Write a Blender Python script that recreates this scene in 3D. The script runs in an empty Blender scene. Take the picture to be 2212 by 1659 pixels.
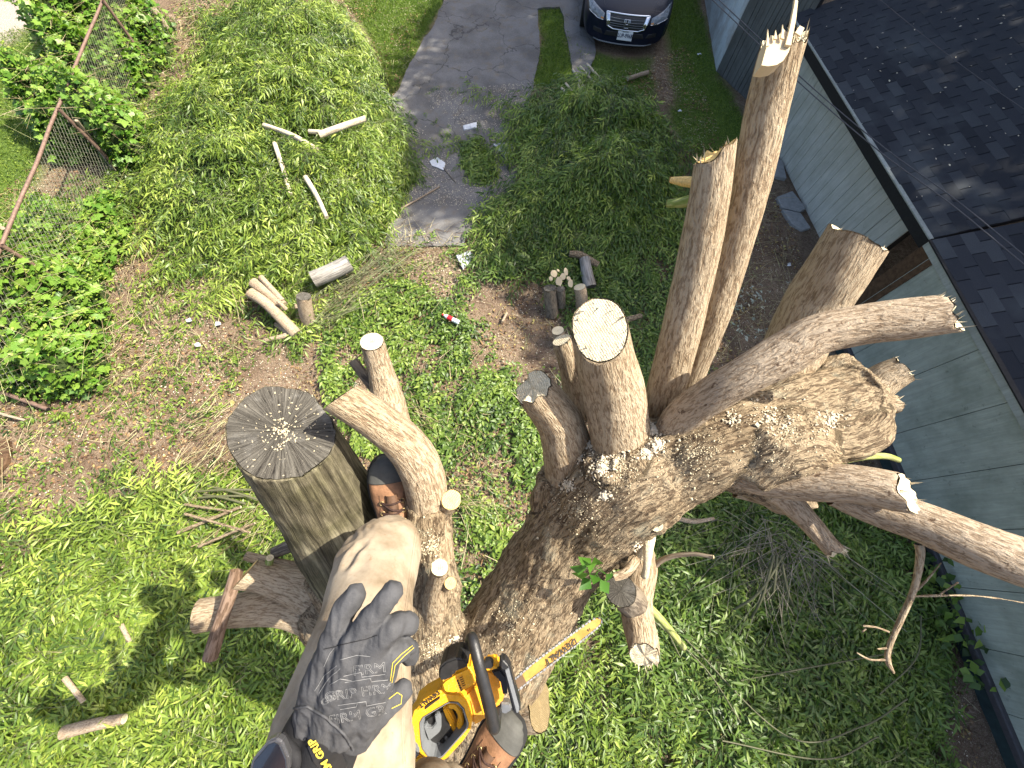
import bpy, bmesh, math, random
import numpy as np
from mathutils import Vector, Matrix
random.seed(7); rng = np.random.default_rng(7)

# ------------------------------------------------------------------ camera, sun, sky, exposure
F, CX, CY, NX, NY, H = 870.0, 1106.0, 829.5, 1074.0, 1179.0, 5.4
def _setup():
    d = np.array([(NX-CX)/F, -(NY-CY)/F, -1.0]); d /= np.linalg.norm(d)
    Z = -d; f = np.array([0, 0, -1.0]); Y = f-(f@Z)*Z; Y /= np.linalg.norm(Y)
    return np.array([np.cross(Y, Z), Y, Z])
R = _setup()
C0 = np.array([0, 0, H])
AX = R @ np.array([0, 0, -1.0])
def ray(u, v): return R @ np.array([(u-CX)/F, -(v-CY)/F, -1.0])
def P(u, v, z): return C0+ray(u, v)*z
def G(u, v, h=0.0):
    r = ray(u, v); return C0+r*((h-H)/r[2])

scn = bpy.context.scene
COL = bpy.data.collections.new("place"); scn.collection.children.link(COL)
cam = bpy.data.cameras.new("camera"); camo = bpy.data.objects.new("camera", cam); COL.objects.link(camo)
cam.sensor_fit = 'HORIZONTAL'; cam.sensor_width = 36.0; cam.lens = F/2212.0*36.0
cam.clip_start = 0.02; cam.clip_end = 500
M = Matrix([[*R[0], 0], [*R[1], 0], [*R[2], H], [0, 0, 0, 1]]); camo.matrix_world = M
scn.camera = camo

s = -ray(245, 1385); SUN = s/np.linalg.norm(s)
el = math.asin(SUN[2]); az = math.atan2(SUN[0], SUN[1])
w = bpy.data.worlds.new("World"); scn.world = w; w.use_nodes = True
nt = w.node_tree; nt.nodes.clear()
wo = nt.nodes.new('ShaderNodeOutputWorld'); bg = nt.nodes.new('ShaderNodeBackground'); sky = nt.nodes.new('ShaderNodeTexSky')
sky.sky_type = 'NISHITA'; sky.sun_disc = False; sky.sun_elevation = el; sky.sun_rotation = az; sky.dust_density = 4.0; sky.ozone_density = .6
bg.inputs['Strength'].default_value = 0.125
nt.links.new(sky.outputs[0], bg.inputs[0]); nt.links.new(bg.outputs[0], wo.inputs[0])
sl = bpy.data.lights.new("sun", 'SUN'); sl.energy = 5.0; sl.angle = math.radians(0.55); sl.color = (1.0, 0.925, 0.79)
so = bpy.data.objects.new("sun", sl); COL.objects.link(so)
so.rotation_euler = Vector(SUN).to_track_quat('Z', 'Y').to_euler(); so.location = tuple(SUN*30)
scn.view_settings.view_transform = 'Standard'; scn.view_settings.look = 'None'
scn.view_settings.gamma = 1.0; scn.view_settings.use_curve_mapping = False
scn.view_settings.exposure = 1.32

# ------------------------------------------------------------------ helpers
def norm(a): a = np.asarray(a, float); return a/(np.linalg.norm(a, axis=-1, keepdims=True)+1e-12)
def tag(o, label=None, cat=None, group=None, kind=None):
    if label: o['label'] = label
    if cat: o['category'] = cat
    if group: o['group'] = group
    if kind: o['kind'] = kind
    return o
def empty(name, loc=(0, 0, 0), label=None, cat=None, group=None):
    o = bpy.data.objects.new(name, None); COL.objects.link(o); o.location = tuple(loc); o.empty_display_size = 0.1
    return tag(o, label, cat, group)
def link(name, me, parent=None):
    o = bpy.data.objects.new(name, me); COL.objects.link(o)
    if parent is not None:
        o.parent = parent
        L = Vector((0, 0, 0)); q = parent
        while q is not None: L += q.location; q = q.parent
        o.location = -L
        # keep the origin of meshes at world zero, whatever the parent's location
    return o
def mk(name, V, Fc, mat, parent=None, smooth=False, attrs=None, k=None, mats=None, midx=None):
    """V (n,3); Fc list of faces or (m,k) int array"""
    me = bpy.data.meshes.new(name); V = np.asarray(V, np.float32)
    if isinstance(Fc, np.ndarray):
        m, kk = Fc.shape
        me.vertices.add(len(V)); me.vertices.foreach_set('co', V.ravel())
        me.loops.add(m*kk); me.loops.foreach_set('vertex_index', Fc.astype(np.int32).ravel())
        me.polygons.add(m); me.polygons.foreach_set('loop_start', np.arange(0, m*kk, kk, dtype=np.int32))
        me.update(calc_edges=True)
    else:
        me.from_pydata(V.tolist(), [], [list(map(int, f)) for f in Fc]); me.update()
    if attrs:
        for n, a in attrs.items():
            a = np.asarray(a, np.float32)
            if a.ndim == 1:
                t = me.attributes.new(n, 'FLOAT', 'POINT'); t.data.foreach_set('value', a)
            else:
                t = me.attributes.new(n, 'FLOAT_VECTOR', 'POINT'); t.data.foreach_set('vector', a.ravel())
    if smooth: me.polygons.foreach_set('use_smooth', np.ones(len(me.polygons), bool))
    if mat is not None: me.materials.append(mat)
    return link(name, me, parent)

def _h(i, j, k, sd):
    n = (i*374761393+j*668265263+k*1274126177+sd*362437) & 0x7fffffff
    n = ((n ^ (n >> 13))*1274126177) & 0x7fffffff
    return ((n ^ (n >> 16)) & 0xffff)/65535.0
def noise(p, sd=0):
    p = np.asarray(p, float); i = np.floor(p).astype(np.int64); f = p-i; f = f*f*(3-2*f)
    r = 0
    for a in (0, 1):
        for b in (0, 1):
            for c in (0, 1):
                r = r+_h(i[..., 0]+a, i[..., 1]+b, i[..., 2]+c, sd)*(f[..., 0] if a else 1-f[..., 0])*(f[..., 1] if b else 1-f[..., 1])*(f[..., 2] if c else 1-f[..., 2])
    return r
def fbm(p, sd=0, o=3):
    p = np.asarray(p, float); r = 0; a = .5; t = 0
    for k in range(o): r = r+a*noise(p*2**k, sd+k); t += a; a *= .5
    return r/t
def n2(x, y, sc, sd=0, o=3): return fbm(np.stack([x*sc, y*sc, np.zeros_like(x)+.37*sd], -1), sd, o)
def inpoly(x, y, poly):
    c = np.zeros(np.shape(x), bool); n = len(poly)
    for i in range(n):
        x1, y1 = poly[i][:2]; x2, y2 = poly[(i+1) % n][:2]
        if y1 == y2: continue
        t = ((y1 > y) != (y2 > y)) & (x < (x2-x1)*(y-y1)/(y2-y1)+x1)
        c ^= t
    return c
def pdist(x, y, poly):
    """distance to the polygon outline, positive inside"""
    d = np.full(np.shape(x), 1e9); n = len(poly)
    for i in range(n):
        a = np.array(poly[i][:2]); b = np.array(poly[(i+1) % n][:2]); ab = b-a
        t = np.clip(((x-a[0])*ab[0]+(y-a[1])*ab[1])/(ab@ab+1e-9), 0, 1)
        d = np.minimum(d, np.hypot(x-a[0]-t*ab[0], y-a[1]-t*ab[1]))
    return np.where(inpoly(x, y, poly), d, -d)
def W(pts, h=0.0): return [tuple(G(u, v, h)[:2]) for u, v in pts]

# ------------------------------------------------------------------ materials
class N:
    def __init__(s, name):
        s.m = bpy.data.materials.new(name); s.m.use_nodes = True; s.t = s.m.node_tree; s.t.nodes.clear()
        s.out = s.new('ShaderNodeOutputMaterial')
    def new(s, ty, **kw):
        n = s.t.nodes.new(ty)
        for k, v in kw.items(): setattr(n, k, v)
        return n
    def l(s, a, b): s.t.links.new(a, b)
    def attr(s, n): return s.new('ShaderNodeAttribute', attribute_name=n)
    def mapv(s, src, sc):
        m = s.new('ShaderNodeMapping'); m.inputs['Scale'].default_value = sc; s.l(src, m.inputs['Vector']); return m.outputs[0]
    def noise(s, src, scale=1.0, detail=4, rough=.6, dist=0):
        n = s.new('ShaderNodeTexNoise'); n.inputs['Scale'].default_value = scale; n.inputs['Detail'].default_value = detail
        n.inputs['Roughness'].default_value = rough; n.inputs['Distortion'].default_value = dist
        if src is not None: s.l(src, n.inputs['Vector'])
        return n.outputs['Fac']
    def ramp(s, src, stops, interp='LINEAR'):
        r = s.new('ShaderNodeValToRGB'); r.color_ramp.interpolation = interp; e = r.color_ramp.elements
        while len(e) < len(stops): e.new(.5)
        for q, (p, c) in zip(e, stops):
            q.position = p; q.color = (c, c, c, 1) if isinstance(c, (int, float)) else (*c, 1)
        s.l(src, r.inputs[0]); return r.outputs[0]
    def mix(s, a, b, f, mode='MIX'):
        m = s.new('ShaderNodeMix', data_type='RGBA', blend_type=mode)
        for x, i in ((f, 0), (a, 6), (b, 7)):
            if hasattr(x, 'is_output'): s.l(x, m.inputs[i])
            else: m.inputs[i].default_value = x if i == 0 else (*x, 1)
        return m.outputs[2]
    def math(s, op, a, b=0.0):
        m = s.new('ShaderNodeMath', operation=op)
        for x, i in ((a, 0), (b, 1)):
            if hasattr(x, 'is_output'): s.l(x, m.inputs[i])
            else: m.inputs[i].default_value = x
        return m.outputs[0]
    def bump(s, hgt, dist=.01, st=1.0, nrm=None):
        b = s.new('ShaderNodeBump'); b.inputs['Distance'].default_value = dist; b.inputs['Strength'].default_value = st
        s.l(hgt, b.inputs['Height'])
        if nrm is not None: s.l(nrm, b.inputs['Normal'])
        return b.outputs[0]
    def prin(s, col, rough=.8, spec=.3, nrm=None, metal=0, **kw):
        p = s.new('ShaderNodeBsdfPrincipled')
        for x, i in ((col, 'Base Color'), (rough, 'Roughness'), (metal, 'Metallic'), (spec, 'Specular IOR Level')):
            if hasattr(x, 'is_output'): s.l(x, p.inputs[i])
            else: p.inputs[i].default_value = (*x, 1) if isinstance(x, tuple) else x
        for k, v in kw.items(): p.inputs[k].default_value = v
        if nrm is not None: s.l(nrm, p.inputs['Normal'])
        s.l(p.outputs[0], s.out.inputs[0]); return s.m
def plain(name, col, rough=.6, spec=.4, metal=0, var=.12, sc=30, bump=.0006, **kw):
    n = N(name); tc = n.new('ShaderNodeTexCoord').outputs['Object']
    f = n.noise(tc, sc, 5, .65)
    c = n.ramp(f, [(.25, tuple(x*(1-var*1.6) for x in col)), (.75, tuple(min(1, x*(1+var)) for x in col))])
    return n.prin(c, rough, spec, n.bump(n.noise(tc, sc*6, 3), bump) if bump else None, metal, **kw)
def leafmat(name, stops, trans=.35, rough=.45):
    n = N(name); a = n.attr('rnd_shade').outputs['Fac']; c = n.ramp(a, stops)  # per-leaf tone: random, plus painted depth shade in heaps and vines
    g = n.new('ShaderNodeNewGeometry'); nz = n.noise(g.outputs['Position'], 2.2, 3)
    c = n.mix(c, (.55, .62, .35), n.ramp(nz, [(.4, 0.0), (.7, .45)]), 'MULTIPLY')
    c2 = n.mix(c, tuple(x*.85 for x in (1, 1.0, .8)), 0.0)
    p = n.new('ShaderNodeBsdfPrincipled'); n.l(c, p.inputs['Base Color']); p.inputs['Roughness'].default_value = rough
    p.inputs['Specular IOR Level'].default_value = .45
    t = n.new('ShaderNodeBsdfTranslucent'); n.l(n.mix(c, (1.2, 1.4, .45), 1.0, 'MULTIPLY'), t.inputs['Color'])
    m = n.new('ShaderNodeMixShader'); m.inputs[0].default_value = trans
    n.l(p.outputs[0], m.inputs[1]); n.l(t.outputs[0], m.inputs[2]); n.l(m.outputs[0], n.out.inputs[0])
    return n.m
def barkmat(name, c0, c1, c2, sc=70, stretch=.22, bump=.006, speck=.25, crust=0):
    """fissured bark, grain attribute = (across, across, along) in metres"""
    n = N(name); g = n.attr('grain').outputs['Vector']
    v = n.mapv(g, (sc, sc, sc*stretch))
    f1 = n.noise(v, 1.0, 5, .62, .6); f2 = n.noise(n.mapv(g, (sc*3.2, sc*3.2, sc*stretch*3)), 1.0, 3, .6)
    f3 = n.noise(n.mapv(g, (7, 7, 4)), 1.0, 3)
    vor = n.new('ShaderNodeTexVoronoi', feature='DISTANCE_TO_EDGE'); vor.inputs['Scale'].default_value = 1.0; vor.inputs['Randomness'].default_value = 1.0
    n.l(n.mapv(g, (sc*.9, sc*.9, sc*stretch*.8)), vor.inputs['Vector'])
    fis = n.ramp(vor.outputs['Distance'], [(0, 0.0), (.22, 1.0)])
    hgt = n.math('ADD', n.math('MULTIPLY', f1, 1.2), n.math('ADD', n.math('MULTIPLY', fis, .13), n.math('MULTIPLY', f2, .5)))
    c = n.ramp(hgt, [(.45, c0), (.85, c1), (1.25/1.3, c2)])
    c = n.mix(c, (.62, .55, .46), n.ramp(f3, [(.4, 0.0), (.7, .55)]), 'MULTIPLY')
    sp = n.noise(n.mapv(g, (60, 60, 60)), 1.0, 2, .5)
    c = n.mix(c, (.09, .055, .035), n.ramp(sp, [(.66, 0.0), (.72, speck)]))
    if crust:
        li = n.noise(n.mapv(g, (9, 9, 9)), 1.0, 5, .7)
        c = n.mix(c, (.30, .31, .24), n.ramp(li, [(.55, 0.0), (.7, crust)]))
    return n.prin(c, .88, .15, n.bump(hgt, bump, 1.0))
def cutmat(name, base=(.72, .60, .38), stripe=.35, dark=0.0):
    n = N(name); g = n.attr('grain').outputs['Vector']
    ln = n.new('ShaderNodeVectorMath', operation='LENGTH'); n.l(g, ln.inputs[0])
    w_ = n.new('ShaderNodeTexWave', wave_type='BANDS', bands_direction='X'); w_.inputs['Scale'].default_value = 55; w_.inputs['Distortion'].default_value = 5.5
    w_.inputs['Detail'].default_value = 3; w_.inputs['Detail Scale'].default_value = 4
    rot = n.new('ShaderNodeMapping'); rot.inputs['Rotation'].default_value = (0, 0, .6); n.l(g, rot.inputs[0]); n.l(rot.outputs[0], w_.inputs[0])
    rings = n.math('SINE', n.math('MULTIPLY', n.math('ADD', ln.outputs['Value'], n.math('MULTIPLY', n.noise(g, 14, 3), .02)), 900.0))
    fac = n.math('ADD', n.math('MULTIPLY', w_.outputs['Fac'], stripe), n.math('MULTIPLY', rings, .06))
    c = n.ramp(fac, [(0, tuple(x*1.08 for x in base)), (.5, tuple(x*.62 for x in base))])
    nz = n.noise(g, 130, 4, .7); c = n.mix(c, (.55, .45, .3), n.ramp(nz, [(.45, 0.0), (.75, .5)]), 'MULTIPLY')
    cen = n.ramp(ln.outputs['Value'], [(0, .45), (.012, 0.0)]); c = n.mix(c, (.35, .24, .12), cen)
    return n.prin(c, .8, .2, n.bump(n.math('ADD', w_.outputs['Fac'], nz), .0012))

M_limb = barkmat('bark_tan', (.095, .060, .036), (.30, .225, .145), (.44, .355, .245), 120, .24, .009, .4)
M_limb2 = barkmat('bark_tan_spotted', (.10, .068, .046), (.285, .215, .145), (.41, .33, .24), 130, .3, .006, .85)
M_trunk = barkmat('bark_trunk', (.028, .019, .012), (.155, .113, .072), (.33, .26, .17), 100, .24, .012, .1, .5)
M_dead = barkmat('bark_dead', (.035, .03, .025), (.11, .09, .07), (.2, .17, .13), 60, .2, .004, .1)
M_green = barkmat('bark_green', (.10, .13, .03), (.22, .28, .07), (.34, .36, .14), 60, .2, .002, .3)
M_cut = cutmat('fresh_cut'); M_cutw = cutmat('fresh_cut_white', (.66, .58, .41), .40); M_cuty = cutmat('fresh_cut_yellow', (.80, .56, .22), .2)
M_chip = plain('wood_chip', (.58, .50, .34), .8, .2, var=.15, sc=60)
M_chipw = plain('wood_chip_white', (.60, .53, .40), .8, .2, var=.2, sc=60)
# ------------------------------------------------------------------ tubes
def spline(ctrl, step=.012):
    """Catmull-Rom through rows (x,y,z,r,...)"""
    c = np.asarray(ctrl, float); c = np.vstack([2*c[0]-c[1], c, 2*c[-1]-c[-2]]); out = []
    for i in range(1, len(c)-2):
        p0, p1, p2, p3 = c[i-1:i+3]; n = max(2, int(np.linalg.norm(p2[:3]-p1[:3])/step))
        t = np.linspace(0, 1, n, endpoint=False)[:, None]
        out.append(.5*((2*p1)+(-p0+p2)*t+(2*p0-5*p1+4*p2-p3)*t**2+(-p0+3*p1-3*p2+p3)*t**3))
    out.append(c[-2][None]); return np.vstack(out)
def frames(p):
    t = norm(np.gradient(p, axis=0)); a = np.cross(t[0], [0.3, .2, .9]); a /= np.linalg.norm(a); U = [a]
    for i in range(1, len(p)):
        a = U[-1]-(U[-1]@t[i])*t[i]; U.append(a/np.linalg.norm(a))
    U = np.array(U); return t, U, np.cross(t, U)
def tube_arrays(ctrl, step=.012, seg=24, rough=.06, sd=0, cut=None, ext=0.0, ridges=0.0, rag=0.0, squash=None):
    S = spline(ctrl, step); p = S[:, :3]; r = S[:, 3].copy()
    if ext > 0:
        d = norm(p[-1]-p[-2]); k = max(2, int(ext/step)); e = p[-1]+d*np.linspace(ext/k, ext, k)[:, None]
        p = np.vstack([p, e]); r = np.append(r, np.full(k, r[-1]))
    t, U, B = frames(p); s_ = np.append(0, np.cumsum(np.linalg.norm(np.diff(p, axis=0), axis=1)))
    th = np.linspace(0, 2*np.pi, seg, endpoint=False); ct, st = np.cos(th), np.sin(th)
    dirv = U[:, None]*ct[None, :, None]+B[:, None]*st[None, :, None]
    rr = r[:, None]*np.ones(seg)
    g = np.stack([r.mean()*ct[None]*np.ones((len(p), 1)), r.mean()*st[None]*np.ones((len(p), 1)), s_[:, None]*np.ones(seg)], -1)
    q = np.stack([ct[None]*1.3+np.zeros((len(p), 1)), st[None]*1.3+np.zeros((len(p), 1)), (s_/np.maximum(r.mean(), .004)*.45)[:, None]+np.zeros(seg)], -1)
    rr = rr*(1+rough*2*(fbm(q+sd*3.1, sd, 3)-.5))
    if ridges > 0:
        rd = fbm(g*np.array([70, 70, 14])+sd, sd+5, 3); rr = rr+ridges*(np.abs(rd-.5)*2-.35)
    V = p[:, None]+dirv*rr[..., None]
    if cut is not None:
        c, n = cut; n = norm(n); ax = norm(p[-1]-p[-2]); 
        ov = (V-c)@n
        if rag > 0: ov = ov+rag*(noise(np.stack([ct*3+9, st*3+9, np.zeros(seg)+sd], -1), sd)[None]-.5)*2
        ov = np.where(ov > 0, ov, 0); V = V-ax*(ov/max(ax@n, .25))[..., None]
    n_, m = V.shape[:2]
    idx = np.arange(n_*m).reshape(n_, m); nx = np.roll(idx, -1, 1)
    Q = np.stack([idx[:-1], nx[:-1], nx[1:], idx[1:]], -1).reshape(-1, 4)
    return V.reshape(-1, 3), Q, g.reshape(-1, 3), V, p, t
def pw(ctrl, zf=1.0):
    """rows (u,v,z,r_px) -> world xyz + metric radius"""
    return [(*P(u, v, z*zf), r*z*zf/F) for u, v, z, r in ctrl]
def capmesh(ring, name, mat, parent, inset=.97, up=.001, nrm=None, rag=.0, sd=0, smooth=False):
    c = ring.mean(0); n = nrm if nrm is not None else norm(np.cross(ring[1]-ring[0], ring[len(ring)//3]-ring[0]))
    u = norm(ring[0]-c); b = np.cross(n, u); vs = []; gs = []; m = len(ring)
    for k, f in enumerate((inset, .78, .55, .3, .1)):
        q = c+(ring-c)*f+n*up
        if rag: q = q+n[None]*((fbm(q*55, sd, 3)-.5)*2*rag)[:, None]
        vs.append(q)
    vs.append((c+n*up)[None]); V = np.vstack(vs); L = V-c
    g = np.stack([L@u, L@b, np.zeros(len(V))], -1); Fc = []
    for k in range(4):
        for j in range(m):
            a = k*m+j; b2 = k*m+(j+1) % m; Fc.append((a, b2, b2+m, a+m))
    for j in range(m): Fc.append((4*m+j, 4*m+(j+1) % m, 5*m))
    return mk(name, V, Fc, mat, parent, smooth, {'grain': g})
def fibres(c, ax, rad, n, ln, mat, parent, wd=.003, sd=0, name='splinter', spread=.35):
    r_ = np.random.default_rng(sd); V = []; Fc = []
    s1 = norm(np.cross(ax, [.3, .5, .8])); s2 = np.cross(ax, s1)
    for i in range(n):
        a = r_.uniform(0, 6.283); b = c+(s1*math.cos(a)+s2*math.sin(a))*rad*r_.uniform(.82, 1.02)-ax*.006
        d = norm(ax+(s1*r_.normal()+s2*r_.normal())*spread); l = ln*r_.uniform(.3, 1)**1.5; w_ = np.cross(d, r_.normal(size=3)); w_ = norm(w_)*wd*r_.uniform(.5, 1.4)
        k = len(V); w2 = np.cross(d, norm(w_))*wd*.4; V += [b-w_, b+w_, b+w2+d*l*.3, b+d*l]; Fc += [(k, k+1, k+3), (k+1, k+2, k+3), (k+2, k, k+3)]
    return tag(mk('splinters', V, Fc, mat, parent), kind='stuff')
def zs_(rows): return [(u, v, z*(1-.19*min(1, max(0, (u-1230)/330))), r) for u, v, z, r in rows]
def limb(name, ctrl, parent, mat=None, zf=1.0, seg=40, step=.012, rough=.05, ridges=.002, sd=0, cutn=None, end='cut', cmat=None, label=None, rag=0.0, capname='cut_face', world=False, fib=0):
    mat = mat or M_limb; cmat = cmat or M_cut
    c = ctrl if world else pw(zs_(ctrl) if zf != 1.0 else ctrl, zf)
    e = np.array(c[-1][:3]); ax = norm(e-np.array(c[-2][:3])); r = c[-1][3]
    n = ax if cutn is None else norm(ax*cutn[0]+norm(C0-e)*cutn[1]+R@np.array(cutn[2:]+(0,)*(5-len(cutn))) if len(cutn) > 2 else ax*cutn[0]+norm(C0-e)*cutn[1])
    if ax@n < .3: n = norm(n+ax*(.35-ax@n))
    ext = r*math.sqrt(max(0, 1-(ax@n)**2))/max(ax@n, .3)+.004
    V, Q, g, VV, p, t = tube_arrays(c, step, seg, rough, sd, (e, n), ext, ridges, rag)
    o = mk(name, V, Q, mat, parent, True, {'grain': g})
    if label: o['label'] = label
    if end == 'cut': capmesh(VV[-1], capname, cmat, o, .96, .0015, n, rag=.004 if rag else .0015, sd=sd)
    elif end == 'tip': pass
    if fib: fibres(e, n, r*.97, fib, .035, M_chip, o, sd=sd)
    return o

# ------------------------------------------------------------------ ground
gx = np.arange(-14, 12.01, .09); gy = np.arange(-5, 16.01, .09)
def gz(x, y): return .05*(n2(np.asarray(x, float), np.asarray(y, float), .8, 3)-.5)+.025*(n2(np.asarray(x, float), np.asarray(y, float), 4., 4, 2)-.5)
X, Y = np.meshgrid(gx, gy); Z = gz(X, Y)
edge = np.minimum(np.minimum(X+14, 12-X), np.minimum(Y+5, 16-Y)); Z = Z*np.clip(edge/1.0, 0, 1)
LAWN = [W([(-200, 120), (60, 60), (130, -60), (230, -60), (150, 120), (30, 240), (120, 300), (60, 420), (0, 560), (-200, 700)]),
        W([(740, 0), (700, -250), (980, -250), (958, 0), (900, 110), (860, 190), (842, 215), (820, 130), (790, 60)]),
        W([(1165, 20), (1225, 20), (1232, 110), (1246, 190), (1150, 190), (1170, 100)]),
        W([(1420, -60), (1495, -60), (1545, 150), (1640, 320), (1520, 380), (1450, 260), (1455, 130)]),
        W([(1245, 100), (1330, 130), (1400, 130), (1420, 230), (1300, 240), (1260, 190)])]
GRAV = [W([(-300, -200), (100, -200), (110, 0), (60, 55), (0, 130), (-300, 330)])]
SOILT = W([(1380, 110), (1450, 120), (1450, 230), (1400, 235)])
lw = np.maximum.reduce([pdist(X, Y, q) for q in LAWN]); lw = np.clip(.5+(lw+.35*(n2(X, Y, 2.5, 11)-.5))/.25, 0, 1)
gv = np.clip(.5+(pdist(X, Y, GRAV[0])+.9*(n2(X, Y, 1.3, 12)-.5))/.3, 0, 1)
n_, m_ = X.shape; idx = np.arange(n_*m_).reshape(n_, m_)
Q = np.stack([idx[:-1, :-1], idx[:-1, 1:], idx[1:, 1:], idx[1:, :-1]], -1).reshape(-1, 4)
V = np.stack([X, Y, Z], -1).reshape(-1, 3); nb = len(V)
ring = [(-14, -5), (12, -5), (12, 16), (-14, 16)]; out = [(-250, -250), (250, -250), (250, 250), (-250, 250)]
V = np.vstack([V, [(a, b, 0) for a, b in ring], [(a, b, 0) for a, b in out]])
Q = np.vstack([Q, [(nb+i, nb+(i+1) % 4, nb+4+(i+1) % 4, nb+4+i)[::-1] for i in range(4)]])
n = N('soil_ground'); pos = n.new('ShaderNodeNewGeometry').outputs['Position']
a1 = n.noise(pos, 1.1, 4); a2 = n.noise(pos, 16, 6, .7); a3 = n.noise(pos, 90, 3, .7)
soil = n.ramp(a2, [(.3, (.06, .038, .025)), (.5, (.165, .108, .072)), (.72, (.29, .205, .14))])
soil = n.mix(soil, (.42, .36, .27), n.ramp(a3, [(.5, 0.0), (.64, .8)])); soil = n.mix(soil, (.10, .13, .04), n.ramp(n.noise(pos, 42, 4, .7), [(.54, 0.0), (.66, .6)]))
soil = n.mix(soil, (.10, .065, .045), n.ramp(a1, [(.4, 0.0), (.62, .6)]))
lawn = n.ramp(a2, [(.3, (.05, .085, .016)), (.7, (.12, .18, .035))])
grav = n.ramp(a3, [(.35, (.20, .17, .14)), (.6, (.42, .37, .32))]); grav = n.mix(grav, (.22, .22, .1), n.ramp(a1, [(.5, 0.0), (.6, .6)]))
c = n.mix(soil, lawn, n.attr('lawn').outputs['Fac']); c = n.mix(c, grav, n.attr('gravel').outputs['Fac'])
hb = n.math('ADD', a2, n.math('MULTIPLY', a3, .4))
M_soil = n.prin(c, .95, .1, n.bump(hb, .03))
zz = np.zeros(8)
tag(mk('ground', V, Q, M_soil, None, True, {'lawn': np.append(lw.ravel(), zz), 'gravel': np.append(gv.ravel(), zz)}), kind='structure')

# asphalt driveway sheets with ragged edges
def sheet(name, pts, mat, z=.03, rag=.05, sd=0, sub=.12):
    w_ = W(pts, z); out = []
    for i in range(len(w_)):
        a = np.array(w_[i]); b = np.array(w_[(i+1) % len(w_)]); k = max(1, int(np.linalg.norm(b-a)/sub)); nn = norm(np.array([-(b-a)[1], (b-a)[0]]))
        for j in range(k):
            q = a+(b-a)*j/k; o_ = fbm(np.array([q[0]*3, q[1]*3, sd]), sd)-.5; out.append(q+nn*o_*2*rag)
    bm = bmesh.new(); vs = [bm.verts.new((x, y, z)) for x, y in out]; f = bm.faces.new(vs); f.normal_update()
    if f.normal.z < 0: f.normal_flip()
    ex = bmesh.ops.extrude_face_region(bm, geom=[f]); 
    for v in [e for e in ex['geom'] if isinstance(e, bmesh.types.BMVert)]: v.co.z = z
    for v in vs: v.co.z = -.06
    bmesh.ops.recalc_face_normals(bm, faces=bm.faces[:]); bmesh.ops.triangulate(bm, faces=[q for q in bm.faces if len(q.verts) > 4])
    me = bpy.data.meshes.new(name); bm.to_mesh(me); bm.free(); me.materials.append(mat)
    return tag(link(name, me), kind='structure')
n = N('asphalt'); pos = n.new('ShaderNodeNewGeometry').outputs['Position']
a1 = n.noise(pos, 1.6, 5, .6); a2 = n.noise(pos, 130, 3, .7)
vor = n.new('ShaderNodeTexVoronoi', feature='DISTANCE_TO_EDGE'); vor.inputs['Scale'].default_value = .75; vor.inputs['Randomness'].default_value = 1
wv = n.new('ShaderNodeVectorMath', operation='ADD'); n.l(pos, wv.inputs[0])
nn_ = n.new('ShaderNodeTexNoise'); nn_.inputs['Scale'].default_value = 3; nn_.inputs['Detail'].default_value = 5; n.l(pos, nn_.inputs['Vector'])
vs_ = n.new('ShaderNodeVectorMath', operation='SCALE'); vs_.inputs['Scale'].default_value = .5; n.l(nn_.outputs['Color'], vs_.inputs[0]); n.l(vs_.outputs[0], wv.inputs[1]); n.l(wv.outputs[0], vor.inputs['Vector'])
ck = n.ramp(vor.outputs['Distance'], [(.003, .6), (.008, 0.0)])
c = n.ramp(a2, [(.3, (.11, .108, .105)), (.7, (.24, .232, .225))]); c = n.mix(c, (.5, .48, .46), n.ramp(a1, [(.4, 0.0), (.65, .7)]), 'MULTIPLY')
c = n.mix(c, (.02, .02, .018), ck)
dirt = n.noise(pos, 5, 5, .7); c = n.mix(c, (.17, .14, .10), n.ramp(dirt, [(.52, 0.0), (.66, .55)]))
M_asph = n.prin(c, .9, .25, n.bump(n.math('SUBTRACT', a2, ck), .008))
DRIVE = [(975, -260), (958, 0), (940, 45), (900, 112), (862, 188), (845, 215), (860, 300), (880, 420), (840, 465), (835, 530), (1000, 530), (1030, 480), (1110, 400), (1120, 280), (1150, 190), (1166, 100), (1162, 18), (1210, 14), (1220, 60), (1236, 130), (1250, 190), (1275, 150), (1290, 110), (1260, 0), (1250, -260)]
sheet('driveway', DRIVE, M_asph, .035, .07, 2)

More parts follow.
